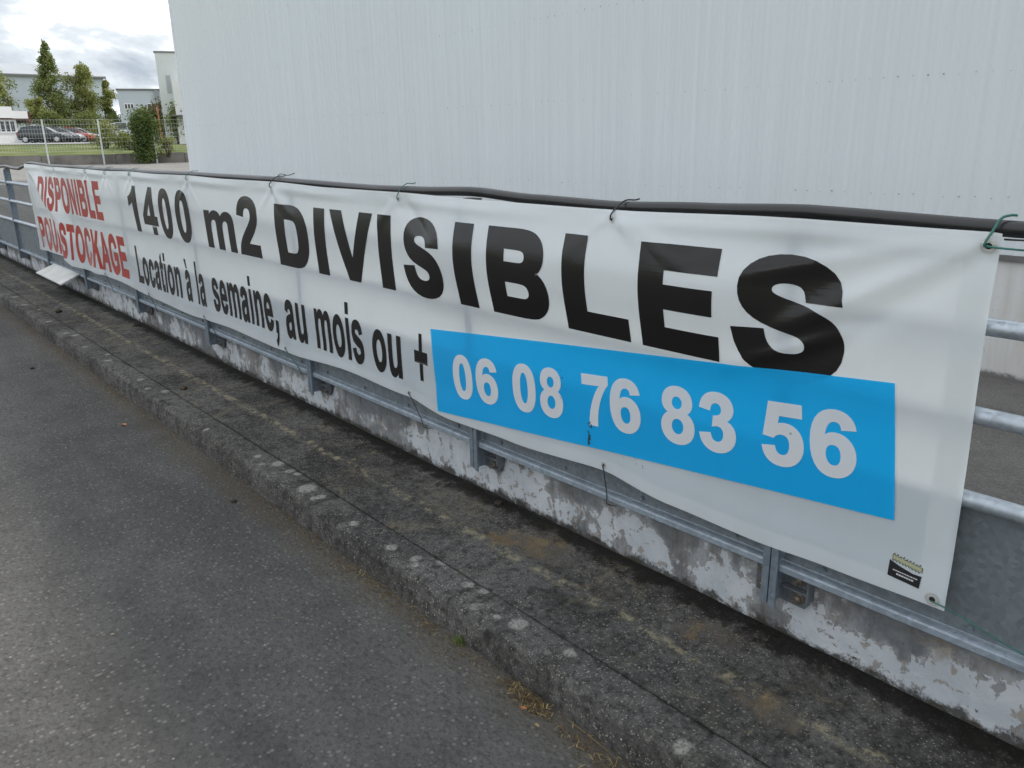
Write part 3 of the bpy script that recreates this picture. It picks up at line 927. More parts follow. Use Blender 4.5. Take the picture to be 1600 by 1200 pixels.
# --- lettering: bold grotesque capitals drawn as outlines in units of a thousandth of an em
G = {
'I': ["M67 0 L67 716 L215 716 L215 0"],
'L': ["M73 0 L73 716 L221 716 L221 124 L573 124 L573 0"],
'E': ["M73 0 L73 716 L604 716 L604 595 L218 595 L218 436 L577 436 L577 315 L218 315 L218 121 L617 121 L617 0"],
'T': ["M234 0 L234 595 L21 595 L21 716 L590 716 L590 595 L378 595 L378 0"],
'V': ["M255 0 L0 716 L157 716 L338 186 L513 716 L667 716 L411 0"],
'N': ["M73 0 L73 716 L214 716 L507 238 L507 716 L641 716 L641 0 L496 0 L207 467 L207 0"],
'A': ["M718 0 L561 0 L498 163 L212 163 L153 0 L0 0 L279 716 L432 716", "M452 284 L353 549 L257 284"],
'K': ["M73 0 L73 716 L218 716 L218 398 L510 716 L704 716 L435 437 L719 0 L532 0 L335 336 L218 216 L218 0"],
'D': ["M72 716 L336 716 C425 716 485 705 530 678 C620 620 672 510 672 355 C672 215 630 115 555 50 C510 12 440 0 345 0 L72 0",
      "M217 595 L217 121 L325 121 C385 121 412 124 432 130 C490 148 523 215 523 357 C523 490 490 560 435 583 C405 593 370 595 280 595"],
'B': ["M73 716 L359 716 C470 716 530 706 570 680 C625 645 645 590 645 535 C645 465 605 412 545 388 C630 365 676 300 676 215 C676 130 632 60 550 20 C500 3 440 0 317 0 L73 0",
      "M218 597 L218 431 L313 431 C398 431 415 432 430 434 C475 440 501 470 501 513 C501 560 475 588 430 593 C410 597 380 597 300 597",
      "M218 312 L218 121 L351 121 C420 121 440 122 455 126 C500 138 525 168 525 213 C525 255 505 285 470 300 C440 311 405 312 334 312"],
'P': ["M73 0 L73 716 L305 716 C437 716 477 714 507 706 C580 680 628 605 628 497 C628 400 590 330 525 298 C480 276 430 270 311 270 L218 270 L218 0",
      "M218 595 L218 392 L297 392 C382 392 412 398 432 410 C462 428 479 458 479 494 C479 545 450 585 400 592 C380 595 340 595 288 595"],
'R': ["M73 0 L73 716 L378 716 C493 716 545 708 580 686 C630 655 658 595 658 520 C658 420 600 345 490 324 C545 290 575 255 622 180 L733 0 L550 0 L430 165 C365 265 350 280 322 290 C305 297 285 299 247 299 L218 299 L218 0",
      "M218 595 L218 413 L325 413 C430 413 455 420 475 433 C498 450 509 475 509 508 C509 552 485 583 440 591 C425 595 390 595 331 595"],
'O': ["S388 358 346 371 2.15", "S388 358 196 247 2.15"],
'C': ["M531 263 L671 219 C640 115 560 -12 380 -12 C175 -12 47 135 47 352 C47 585 180 728 390 728 C550 728 640 635 668 518 L525 484 C508 555 455 604 382 604 C275 604 196 525 196 362 C196 190 272 112 380 112 C455 112 512 160 531 263"],
'G': ["M407 263 L407 384 L719 384 L719 99 C660 40 545 -12 424 -12 C200 -12 47 130 47 361 C47 580 190 728 420 728 C590 728 680 640 704 516 L560 489 C543 560 490 604 414 604 C285 604 196 525 196 368 C196 200 285 111 413 111 C475 111 535 135 575 167 L575 263"],
'U': ["M72 716 L217 716 L217 329 C217 230 222 205 228 190 C245 140 290 112 362 112 C435 112 480 140 495 190 C503 215 504 240 504 320 L504 716 L648 716 L648 340 C648 220 642 165 625 125 C588 40 500 -12 366 -12 C215 -12 130 45 95 125 C78 170 72 235 72 335"],
'S': ["M36 233 L177 247 C190 155 240 110 325 110 C415 110 465 148 465 205 C465 250 430 275 370 291 C340 300 290 312 240 325 C115 357 63 435 63 530 C63 650 165 728 318 728 C490 728 585 645 590 514 L445 508 C433 580 395 610 317 610 C240 610 197 580 197 535 C197 490 240 470 350 444 C470 415 530 390 565 345 C597 308 611 260 611 208 C611 75 505 -13 325 -13 C150 -13 55 70 36 233"],
'0': ["S275 353 237 366 2.35", "S275 353 96 252 2.25"],
'1': ["M393 0 L256 0 L256 517 C205 470 145 435 71 410 L71 535 C160 565 250 635 282 719 L393 719"],
'2': ["M505 128 L505 0 L25 0 C35 110 95 190 225 305 C330 402 372 440 372 512 C372 570 335 603 275 603 C215 603 180 565 175 490 L38 504 C52 650 145 719 278 719 C425 719 510 632 510 515 C510 440 480 375 400 295 C340 235 245 160 233 128"],
'3': ["M37 190 L170 206 C180 140 215 102 268 102 C325 102 367 148 367 216 C367 285 328 323 275 323 C258 323 240 320 217 313 L232 424 C310 424 345 460 345 518 C345 570 312 605 265 605 C215 605 180 570 172 505 L46 527 C68 650 145 719 270 719 C400 719 482 635 482 535 C482 465 440 410 374 382 C455 365 508 300 508 212 C508 85 405 -12 267 -12 C140 -12 50 70 37 190"],
'4': ["M311 0 L311 144 L19 144 L19 264 L329 719 L444 719 L444 265 L533 265 L533 144 L444 144 L444 0", "M311 265 L311 510 L146 265"],
'5': ["M45 184 L181 198 C188 140 225 98 275 98 C335 98 377 147 377 235 C377 320 338 362 275 362 C232 362 198 343 171 310 L60 326 L130 706 L500 706 L500 575 L236 575 L214 451 C245 467 275 475 308 475 C430 475 518 385 518 243 C518 95 415 -12 273 -12 C140 -12 58 65 45 184"],
'6': ["M517 541 L384 526 C378 582 348 609 302 609 C235 609 190 552 178 408 C212 447 255 467 305 467 C425 467 519 372 519 230 C519 85 420 -12 286 -12 C140 -12 39 100 39 348 C39 600 145 719 298 719 C420 719 500 652 517 541",
      "M190 240 C190 155 233 99 288 99 C342 99 380 140 380 222 C380 310 340 352 285 352 C230 352 190 315 190 240"],
'7': ["M43 579 L43 706 L513 706 L513 606 C400 495 290 280 287 0 L155 0 C158 210 245 430 380 579"],
'8': ["M160 386 C95 413 60 463 60 525 C60 640 145 719 276 719 C408 719 492 640 492 525 C492 460 455 410 398 386 C475 355 515 292 515 210 C515 78 420 -12 280 -12 C135 -12 36 78 36 205 C36 285 80 350 160 386",
      "S276 516 89 95 2.0", "S276 211 102 113 2.0"],
'o': ["S305 259 265 272 2.1", "S305 259 124 162 2.1"],
'c': ["M521 365 L386 340 C380 395 345 420 298 420 C230 420 188 370 188 268 C188 150 232 100 300 100 C350 100 385 128 397 192 L532 169 C510 60 430 -12 294 -12 C140 -12 43 90 43 259 C43 425 145 531 300 531 C425 531 495 475 521 365"],
'a': ["M174 360 L50 382 C72 480 135 531 265 531 C385 531 430 505 455 470 C477 440 482 405 482 340 L480 180 C480 90 488 50 513 0 L377 0 L359 54 C318 10 265 -12 205 -12 C100 -12 37 50 37 145 C37 210 70 258 120 282 C160 302 225 312 345 337 C345 390 330 420 255 420 C210 420 185 405 174 360",
      "M345 248 C300 233 240 225 215 213 C188 200 176 182 176 155 C176 115 205 87 248 87 C290 87 325 110 338 145 C345 170 345 205 345 248"],
't': ["M309 519 L309 409 L215 409 L215 199 C215 135 218 125 223 118 C230 108 240 102 255 102 C270 102 290 107 310 113 L322 6 C290 -6 255 -12 213 -12 C130 -12 95 25 85 75 C80 105 78 135 78 182 L78 409 L15 409 L15 519 L78 519 L78 622 L215 702 L215 519"],
'i': ["M72 0 L72 519 L209 519 L209 0", "+M72 589 L72 716 L209 716 L209 589"],
'l': ["M72 0 L72 716 L209 716 L209 0"],
'n': ["M544 0 L407 0 L407 265 C407 345 404 365 398 380 C385 410 360 426 325 426 C280 426 240 400 225 360 C215 335 210 295 210 235 L210 0 L72 0 L72 519 L200 519 L200 443 C245 500 305 531 373 531 C455 531 510 495 530 440 C540 410 544 375 544 322"],
'm': ["M62 519 L188 519 L188 448 C235 505 290 531 350 531 C420 531 470 503 500 445 C545 503 600 531 662 531 C745 531 800 490 818 425 C824 400 825 370 825 332 L825 0 L688 0 L688 297 C688 370 685 385 675 400 C662 419 642 426 617 426 C575 426 540 400 525 362 C515 335 512 300 512 249 L512 0 L375 0 L375 284 C375 365 372 380 366 395 C354 418 334 426 307 426 C265 426 230 402 214 365 C204 340 200 305 200 252 L200 0 L62 0"],
's': ["M24 148 L161 169 C172 112 210 86 272 86 C340 86 375 108 375 145 C375 175 350 188 305 198 C100 243 40 280 40 373 C40 465 120 531 258 531 C400 531 470 480 495 390 L365 366 C352 410 320 430 260 430 C195 430 165 413 165 385 C165 350 215 345 350 310 C460 283 516 240 516 160 C516 65 425 -12 272 -12 C130 -12 45 48 24 148"],
'e': ["M372 165 L509 142 C480 45 405 -12 282 -12 C120 -12 34 95 34 255 C34 425 130 531 270 531 C425 531 520 430 515 215 L171 215 C173 140 220 95 285 95 C328 95 358 117 372 165",
      "M380 304 C378 380 335 424 280 424 C220 424 175 378 175 304"],
'u': ["M413 0 L413 78 C370 20 305 -12 236 -12 C160 -12 105 22 83 80 C73 110 69 150 69 190 L69 519 L206 519 L206 280 C206 180 210 155 216 138 C228 108 255 93 290 93 C335 93 375 120 390 155 C400 180 403 215 403 300 L403 519 L541 519 L541 0"],
',': ["M66 137 L204 137 L204 39 C204 -30 195 -65 175 -95 C155 -128 122 -155 80 -170 L53 -113 C105 -92 130 -60 131 0 L66 0"],
'+': ["M220 0 L220 213 L0 213 L0 362 L220 362 L220 575 L362 575 L362 362 L584 362 L584 213 L362 213 L362 0"],
}
G['à'] = G['a'] + ["+M306 575 L214 575 L100 716 L255 716"]
ADV = {'I': 278, 'L': 611, 'E': 667, 'T': 611, 'V': 667, 'N': 722, 'A': 722, 'K': 722, 'D': 722, 'B': 722, 'P': 667, 'R': 722, 'O': 778,
       'C': 722, 'G': 778, 'U': 722, 'S': 667, 'o': 611, 'c': 556, 'a': 556, 'à': 556, 't': 333, 'i': 278, 'l': 278, 'n': 611, 'm': 889,
       's': 556, 'e': 556, 'u': 611, ',': 278, '+': 584, ' ': 278}


def contour(s):
    if s[0] == 'S':
        cx, cy, rx, ry, e = [float(t) for t in s[1:].split()]
        out = []
        for k in range(44):
            a = 2 * math.pi * k / 44
            c, sn = math.cos(a), math.sin(a)
            out.append((cx + rx * math.copysign(abs(c) ** (2 / e), c), cy + ry * math.copysign(abs(sn) ** (2 / e), sn)))
        return out
    out = []
    for tok in s.replace('M', '|M').replace('L', '|L').replace('C', '|C').split('|'):
        if not tok.strip(): continue
        v = [float(t) for t in tok[1:].split()]
        if tok[0] in 'ML':
            out.append((v[0], v[1]))
        else:
            x0, y0 = out[-1]
            for k in range(1, 8):
                t = k / 7
                a, b_, c, d = (1 - t) ** 3, 3 * t * (1 - t) ** 2, 3 * t * t * (1 - t), t ** 3
                out.append((a * x0 + b_ * v[0] + c * v[2] + d * v[4], a * y0 + b_ * v[1] + c * v[3] + d * v[5]))
    if math.dist(out[0], out[-1]) < 1e-6: out.pop()
    return out


def embolden(pts, d, hole):
    """moves a closed outline outwards (or, for a counter, inwards) by d with mitred corners"""
    q = [p for k, p in enumerate(pts) if math.dist(p, pts[k - 1]) > 0.5]
    n = len(q)
    area = sum(q[k - 1][0] * q[k][1] - q[k][0] * q[k - 1][1] for k in range(n))
    sg = (1 if area > 0 else -1) * (-1 if hole else 1)
    out = []
    for k in range(n):
        a, b_, c = q[k - 1], q[k], q[(k + 1) % n]
        e1 = Vector((b_[0] - a[0], b_[1] - a[1])).normalized(); e2 = Vector((c[0] - b_[0], c[1] - b_[1])).normalized()
        n1, n2_ = Vector((e1.y, -e1.x)), Vector((e2.y, -e2.x))
        m_ = n1 + n2_
        m_ = m_ / max(0.35, 1 + n1.dot(n2_))
        if m_.length > 1.9: m_ = m_.normalized() * 1.9
        out.append((b_[0] + sg * d * m_.x, b_[1] + sg * d * m_.y))
    return out


def glyph(ch, bold=0):
    groups = thin_glyph(ch)
    if not bold: return groups
    k = 716 / (716 + 2 * bold)
    return [[[(x, (y + bold) * k) for x, y in embolden(lp, bold, i > 0)] for i, lp in enumerate(grp)] for grp in groups]


def thin_glyph(ch):
    groups = []
    for s in G[ch]:
        if s[0] == '+':
            groups.append([contour(s[1:])])
        elif not groups:
            groups.append([contour(s)])
        else:
            groups[0].append(contour(s))
    return groups


def print_on_cloth(name, groups, mapf, mat, off, parent, step=0.02):
    """cuts a flat outline finely and lays it on the cloth, off metres in front of it"""
    bm = bmesh.new()
    for grp in groups:
        loops = [[Vector((*mapf(p), 0)) for p in lp] for lp in grp]
        flat = [v for lp in loops for v in lp]
        tris = tessellate_polygon(loops)
        vs_ = [bm.verts.new(v) for v in flat]
        for t in tris:
            try: bm.faces.new([vs_[k] for k in t])
            except ValueError: pass
    xs_ = [v.co.x for v in bm.verts]; zs_ = [v.co.y for v in bm.verts]
    for lo, hi, ax in ((min(xs_), max(xs_), 0), (min(zs_), max(zs_), 1)):
        k = math.floor(lo / step) + 1
        while k * step < hi:
            nrm = (1, 0, 0) if ax == 0 else (0, 1, 0)
            co = (k * step, 0, 0) if ax == 0 else (0, k * step, 0)
            bmesh.ops.bisect_plane(bm, geom=list(bm.verts) + list(bm.edges) + list(bm.faces), plane_co=co, plane_no=nrm)
            k += 1
    for v in bm.verts:
        x, z = v.co.x, v.co.y
        e = 0.004
        y = ban_y(x, z)
        dx = (ban_y(x + e, z) - ban_y(x - e, z)) / (2 * e)
        dz = (ban_y(x, z + e) - ban_y(x, z - e)) / (2 * e)
        nv = Vector((dx, -1, dz)).normalized()
        v.co = Vector((x, y - 1.94, z)) + nv * off
    bm.normal_update()
    flip = [f for f in bm.faces if f.normal.y > 0]
    if flip: bmesh.ops.reverse_faces(bm, faces=flip)
    me = bpy.data.meshes.new(name)
    bm.to_mesh(me); bm.free()
    me.polygons.foreach_set("use_smooth", [True] * len(me.polygons))
    me.materials.append(mat)
    return link(name, me, parent)


def ink_bbox(groups):
    pts = [p for grp in groups for lp in grp for p in lp]
    return min(p[0] for p in pts), max(p[0] for p in pts), min(p[1] for p in pts), max(p[1] for p in pts)


def put_letter(ch, x0, x1, z0, zunit, mat, bold=0, off=0.0018):
    """letter whose ink spans x0..x1; z = z0 + zunit * em units"""
    gr = glyph(ch, bold)
    a, b_, _, _ = ink_bbox(gr)
    if x0 > -7.1:                       # positions were taken on a flat cloth at y = 1.945
        q = sum(ban_y((x0 + x1) / 2, zz) for zz in (z0 + 0.05, z0 + 0.15, z0 + 0.27)) / 3 / 1.945
        x0, x1, z0, zunit = x0 * q, x1 * q, 1.62 + (z0 - 1.62) * q, zunit * q
    k = (x1 - x0) / (b_ - a)
    return print_on_cloth("letter", gr, lambda p: (x0 + (p[0] - a) * k, z0 + p[1] * zunit), mat, off, banner)


def put_word(txt, x0, x1, z0, zunit, mat, bold=0):
    pen, items = 0, []
    for ch in txt:
        if ch != ' ':
            bb = ink_bbox(glyph(ch)); items.append((ch, pen + bb[0], pen + bb[1]))
        pen += ADV[ch]
    a, b_ = items[0][1], items[-1][2]
    k = (x1 - x0) / (b_ - a)
    for ch, l, r in items:
        put_letter(ch, x0 + (l - a) * k - bold * k * 0.6, x0 + (r - a) * k + bold * k * 0.6, z0, zunit, mat, bold)


zu = (1.314 - 0.978) / 716
for ch, a, b_ in (('D', -4.279, -3.893), ('I', -3.820, -3.703), ('V', -3.652, -3.248), ('I', -3.202, -3.090), ('S', -3.018, -2.693),
                  ('I', -2.622, -2.498), ('B', -2.407, -2.068), ('L', -1.990, -1.696), ('E', -1.647, -1.351), ('S', -1.297, -0.964)):
    put_letter(ch, a, b_, 0.978, zu, MAT_BLACKINK, 0 if ch == 'I' else 30)
zu = (1.340 - 0.988) / 719
for ch, a, b_ in (('1', -6.957, -6.738), ('4', -6.624, -6.298), ('0', -6.234, -5.972), ('0', -5.885, -5.605), ('m', -5.342, -4.862), ('2', -4.813, -4.507)):
    put_letter(ch, a, b_, 0.988, zu * (0.93 if ch == 'm' else 1), MAT_BLACKINK, 17)
zu = 0.300 / 716
for txt, a, b_ in (("Location", -6.98, -5.968), ("à", -5.868, -5.762), ("la", -5.655, -5.503), ("semaine", -5.367, -4.440), (",", -4.415, -4.375),
                   ("au", -4.269, -4.016), ("mois", -3.905, -3.407), ("ou", -3.319, -3.068)):
    put_word(txt, a, b_, 0.562, zu * (1.18 if txt == ',' else 0.93 if txt in ("ou",) else 1), MAT_BLACKINK, 12)
put_letter('+', -2.955, -2.853, 0.590, 0.218 / 575, MAT_BLACKINK)
put_word("DISPONIBLE", -9.97, -7.735, 1.014, 0.335 / 716, MAT_REDINK, 22)
put_word("POUR STOCKAGE", -10.46, -7.245, 0.557, 0.350 / 716, MAT_REDINK, 22)

# blue patch stuck on slightly crooked, with the telephone number
PA = Vector((-2.779, 0.479))
ang = math.atan2(0.675 - 0.479, -0.778 + 2.779)
ex = Vector((math.cos(ang), math.sin(ang))); ez = Vector((-ex.y, ex.x))


def pmap(u, v):
    q = PA + ex * u + ez * v
    return (q.x, q.y)


blue = print_on_cloth("phone_patch", [[[(0, 0), (2.008, 0), (2.005, 0.362), (-0.002, 0.368)]]], lambda p: pmap(*p), MAT_BLUEINK, 0.0030, banner)
DIG = [('0', -2.66, .699, -2.524, .658), ('6', -2.502, .683, -2.361, .667), ('0', -2.273, .719, -2.14, .716), ('8', -2.119, .739, -1.991, .701),
       ('7', -1.902, .833, -1.777, .845), ('6', -1.764, .761, -1.626, .744), ('8', -1.547, .815, -1.408, .745), ('3', -1.39, .732, -1.259, .757),
       ('5', -1.173, .754, -1.044, .797), ('6', -1.029, .822, -0.895, .815)]
for ch, ax, az, bx, bz_ in DIG:
    u0 = (Vector((ax, az)) - PA).dot(ex); u1 = (Vector((bx, bz_)) - PA).dot(ex)
    gr = glyph(ch, 14); a, b_, _, _ = ink_bbox(gr); k = (u1 - u0) / (b_ - a); kz = 0.189 / 719
    print_on_cloth("digit", gr, lambda p: pmap(u0 + (p[0] - a) * k, 0.083 + p[1] * kz), MAT_WHITEINK, 0.0042, blue)

# black mould run below the 7 and specks on the 8
rng = random.Random(11)
MAT_MOULD = simple("black_mould", (0.03, 0.032, 0.03), 0.9)
groups = []
for k in range(46):
    if k < 24:
        t = rng.random()
        cx, cz, r = -1.858 + rng.gauss(0, 0.004), 0.665 - 0.085 * t, rng.uniform(0.0012, 0.0042)
    elif k < 40:
        cx, cz, r = rng.gauss(-2.0, 0.010), rng.uniform(0.70, 0.83), rng.uniform(0.0008, 0.0022)
    else:
        cx, cz, r = rng.uniform(-1.6, -1.7), rng.uniform(0.56, 0.6), rng.uniform(0.001, 0.002)
    groups.append([[(cx + r * rng.uniform(0.6, 1.3) * math.cos(a * 1.0472), cz + r * rng.uniform(0.6, 1.6) * math.sin(a * 1.0472)) for a in range(6)]])
groups.append([[(-1.862, 0.598), (-1.856, 0.594), (-1.851, 0.600), (-1.854, 0.607), (-1.861, 0.606)]])
tag(print_on_cloth("mould_stain", groups, lambda p: p, MAT_MOULD, 0.0052, blue), kind="stuff")

# printer's sticker in the near bottom corner: black field, pale graffiti-like logo above it
sx0, sz0 = -0.778, 0.520
stick = print_on_cloth("sticker", [[[(0, 0.002), (0.081, -0.004), (0.083, 0.030), (0.062, 0.029), (0.03, 0.036), (0, 0.046)]]], lambda p: (sx0 + p[0], sz0 + p[1]),
                       simple("sticker_black", (0.02, 0.02, 0.022), 0.3), 0.0012, banner, 0.02)
rng = random.Random(3)
lg, lo_ = [], []
for k in range(9):
    x0 = 0.008 + k * 0.0082
    zt = 0.0655 - k * 0.0011
    pts = [(x0, zt - 0.016), (x0 + 0.003, zt - 0.018), (x0 + 0.0052, zt - 0.012), (x0 + 0.0075, zt - 0.016), (x0 + 0.0078, zt - 0.004 + rng.uniform(-.002, .002)),
           (x0 + 0.005, zt - 0.007), (x0 + 0.003, zt + rng.uniform(-.002, .002)), (x0 - 0.0005, zt - 0.006)]
    lg.append([pts])
    cx, cz = sum(p[0] for p in pts) / 8, sum(p[1] for p in pts) / 8
    lo_.append([[(cx + (p[0] - cx) * 1.45, cz + (p[1] - cz) * 1.3) for p in pts]])
mp = lambda p: (sx0 + p[0], sz0 + p[1])
print_on_cloth("logo_outline", lo_, mp, simple("logo_dark", (0.03, 0.03, 0.03), 0.4), 0.0013, stick, 0.03)
print_on_cloth("logo_fill", lg, mp, simple("logo_lime", (0.42, 0.43, 0.26), 0.4), 0.0020, stick, 0.03)
ln_ = []
for zz, a, b_, h in ((0.0215, 0.012, 0.072, 0.003), (0.0125, 0.022, 0.060, 0.0045)):
    x = a
    while x < b_:
        w = rng.uniform(0.003, 0.006)
        ln_.append([[(x, zz - x * 0.06), (x + w, zz - x * 0.06), (x + w, zz + h - x * 0.06), (x, zz + h - x * 0.06)]])
        x += w + 0.0012
print_on_cloth("small_print", ln_, mp, simple("small_print_white", (0.6, 0.6, 0.62), 0.4), 0.0022, stick, 0.05)

# eyelets
MAT_EYELET = simple("pale_eyelet", (0.55, 0.55, 0.52), 0.35, 0.3)
MAT_HOLE = simple("eyelet_hole", (0.015, 0.016, 0.016), 0.8)


def ring(cx, cz, r0, r1, n=20):
    return [[[(cx + r1 * math.cos(2 * math.pi * k / n), cz + r1 * math.sin(2 * math.pi * k / n)) for k in range(n)],
             [(cx + r0 * math.cos(2 * math.pi * k / n), cz + r0 * math.sin(2 * math.pi * k / n)) for k in range(n)]]]


EYE = [(tx, bz_top(tx) - 0.030) for tx in TIES_TOP] + [(tx, bz_bot(tx) + 0.022) for tx in TIES_BOT] + [(-0.662, 0.502)]
for (ex_, ez_) in EYE:
    big = 1.25 if ex_ > -0.7 else 0.8
    o = print_on_cloth("eyelet", ring(ex_, ez_, 0.006 * big, 0.0135 * big), lambda p: p, MAT_EYELET, 0.0020, banner, 0.02)
    print_on_cloth("eyelet_hole", [[[(ex_ + 0.0062 * big * math.cos(k * 0.5236), ez_ + 0.0062 * big * math.sin(k * 0.5236)) for k in range(12)]]],
                   lambda p: p, MAT_HOLE, 0.0017, o, 0.02)

# ------------------------------------------------------------------ black cable lying on the post caps
CAB = [(3.2, 1.415), (1.83, 1.428), (1.0, 1.405), (0.35, 1.428), (-0.30, 1.414), (-0.62, 1.417), (-1.12, 1.4295), (-1.45, 1.420), (-1.80, 1.410), (-2.2, 1.418),
       (-2.55, 1.4335), (-2.9, 1.4245), (-3.3, 1.421), (-4.05, 1.4315), (-4.4, 1.438), (-5.0, 1.440), (-5.59, 1.444), (-6.4, 1.442), (-7.17, 1.449), (-8.0, 1.447),
       (-8.83, 1.456), (-9.6, 1.456), (-10.2, 1.470), (-10.62, 1.478), (-10.95, 1.440), (-11.3, 1.408), (-11.65, 1.412), (-12.07, 1.4285), (-12.9, 1.41),
       (-13.6, 1.4285), (-14.4, 1.41), (-15.1, 1.4285), (-16.5, 1.42)]
g = MB()
pts = []
for (xa, za), (xb, zb_) in zip(CAB, CAB[1:]):
    for k in range(6):
        t = k / 6
        s_ = t * t * (3 - 2 * t) * 0.6 + t * 0.4
        pts.append((xa + (xb - xa) * t, 1.987 + 0.004 * math.sin(xa * 3 + t), za + (zb_ - za) * s_))
g.tube(pts, 0.0185, 14)
tag(g.obj("cable", MAT_CABLE, None, True), "thick black cable lying along the tops of the railing posts", "cable")


# ------------------------------------------------------------------ wire ties
def tie(label, pts, mat, r=0.0022, name="wire_tie", cat="wire"):
    g = MB()
    P = [Vector(p) for p in pts]
    sm = []
    for k in range(len(P) - 1):
        p0 = P[max(k - 1, 0)]; p1 = P[k]; p2 = P[k + 1]; p3 = P[min(k + 2, len(P) - 1)]
        for q in range(5):
            t = q / 5
            sm.append(0.5 * ((2 * p1) + (-p0 + p2) * t + (2 * p0 - 5 * p1 + 4 * p2 - p3) * t * t + (-p0 + 3 * p1 - 3 * p2 + p3) * t ** 3))
    sm.append(P[-1])
    g.tube(sm, r, 7)
    o = g.obj(name, mat, None, True)
    return tag(o, label, cat, "wires tying the banner")


def top_tie(x, label, mat, lift=0.0, r=0.0017):
    y = ban_y(x, bz_top(x) - 0.03)
    z = bz_top(x) - 0.03
    cz = lerp_table(sorted(CAB), x)
    return tie(label, [(x, y + 0.012, z), (x, y - 0.006, z + 0.002), (x + 0.004, y - 0.006, z + 0.02), (x + 0.008, 1.960, cz + 0.012), (x + 0.016, 1.984, cz + 0.0225 + lift),
                       (x + 0.03, 2.005, cz + 0.022 + lift), (x + 0.045, 2.010, cz + 0.026 + lift)], mat, r)


top_tie(-8.11, "green wire tie above the end of the red word DISPONIBLE", MAT_GREENWIRE)
top_tie(-7.51, "green wire tie at the top edge just left of the number 1400", MAT_GREENWIRE)
top_tie(-6.83, "green wire tie on the top edge above the digit 1", MAT_GREENWIRE)
top_tie(-5.58, "green wire tie on the top edge after the second zero", MAT_GREENWIRE)
top_tie(-4.28, "dark knotted wire tie on the top edge above the letter D", MAT_DARKWIRE, 0.0, 0.0026)
tie("loose dark wire ends sticking out of the knot above the letter D", [(-4.27, 1.985, 1.462), (-4.20, 1.97, 1.472), (-4.13, 1.975, 1.466), (-4.06, 1.98, 1.478)], MAT_DARKWIRE, 0.0022)
top_tie(-3.02, "hooked green wire tie on the top edge above the first letter S", MAT_GREENWIRE, 0.006, 0.0020)
top_tie(-1.76, "dark wire tie round the black cable above the letter L", MAT_DARKWIRE, 0.0, 0.0026)
tie("pale green bent wire hook at the near top corner of the banner",
    [(-0.662, 1.950, 1.382), (-0.662, 1.925, 1.383), (-0.660, 1.925, 1.395), (-0.655, 1.940, 1.415), (-0.650, 1.962, 1.440), (-0.640, 1.985, 1.446), (-0.628, 1.992, 1.446)],
    MAT_GREENWIRE, 0.0030)
tie("green wire stretched right from the near top corner of the banner", [(-0.662, 1.926, 1.383), (-0.60, 1.93, 1.380), (-0.40, 1.945, 1.379), (0.0, 1.955, 1.384), (0.33, 1.955, 1.388)], MAT_GREENWIRE, 0.0024)
tie("thin black wire running right above the green one at the corner", [(-0.635, 1.955, 1.397), (-0.45, 1.96, 1.398), (-0.1, 1.965, 1.394), (0.33, 1.965, 1.397)], MAT_DARKWIRE, 0.0022)
tie("green wire running from the near bottom corner down along the railing", [(-0.662, 1.926, 0.502), (-0.60, 1.930, 0.492), (-0.45, 1.940, 0.452), (-0.2, 1.95, 0.432), (0.33, 1.955, 0.425)], MAT_GREENWIRE, 0.0018)


def bot_tie(x, label, mat, dx=0.05, r=0.0020):
    y = ban_y(x, bz_bot(x) + 0.02)
    z = bz_bot(x) + 0.022
    bz_ = br_z(x)
    return tie(label, [(x, y + 0.010, z), (x, y - 0.006, z), (x + dx * 0.3, y - 0.002, z - 0.03), (x + dx * 0.8, 1.956, bz_ + 0.012), (x + dx, 1.953, bz_ - 0.018),
                       (x + dx + 0.008, 1.965, bz_ - 0.027), (x + dx + 0.03, 1.972, bz_ - 0.026)], mat, r)


bot_tie(-8.0, "dark wire tie at the bottom edge below the word STOCKAGE", MAT_DARKWIRE, 0.12)
bot_tie(-6.78, "dark wire tie at the bottom edge below the word Location", MAT_DARKWIRE, 0.10)
bot_tie(-5.59, "dark wire tie at the bottom edge below the small word la", MAT_DARKWIRE, 0.16)
bot_tie(-4.31, "tangled green wire tie on the post below the comma", MAT_GREENWIRE, 0.14, 0.0026)
bot_tie(-3.02, "long slanting dark wire tie below the word ou", MAT_DARKWIRE, 0.09, 0.0018)
bot_tie(-1.79, "dark wire tie below the blue patch with its end curled under the rail", MAT_DARKWIRE, 0.01, 0.0019)

# ------------------------------------------------------------------ white board hanging off the bottom rail
g = MB()
a = [Vector((-10.13, 1.957, 0.402)), Vector((-9.07, 1.957, 0.402)), Vector((-8.98, 1.752, 0.328)), Vector((-10.10, 1.752, 0.328))]
nrm = (a[1] - a[0]).cross(a[2] - a[0]).normalized()
if nrm.z < 0: nrm = -nrm
lo = [p - nrm * 0.014 for p in a]
g.v = [tuple(p) for p in a + lo]
g.f = [(0, 3, 2, 1), (4, 5, 6, 7), (0, 1, 5, 4), (1, 2, 6, 5), (2, 3, 7, 6), (3, 0, 4, 7)]
tag(g.obj("board", simple("white_board", (0.62, 0.62, 0.60), 0.5, 0, 0.1, 5)), "small white board jutting from the railing foot near the red words", "board")

# ------------------------------------------------------------------ the big warehouse behind
FY, HB = 9.62, 9.46
WX0, WX1 = -27.12, 26.0
wh = empty("warehouse", (0, FY, -1.0))
tag(wh, "huge pale blue-grey ribbed metal warehouse filling the background", "warehouse")
PITCH = 0.1645
NR = 6


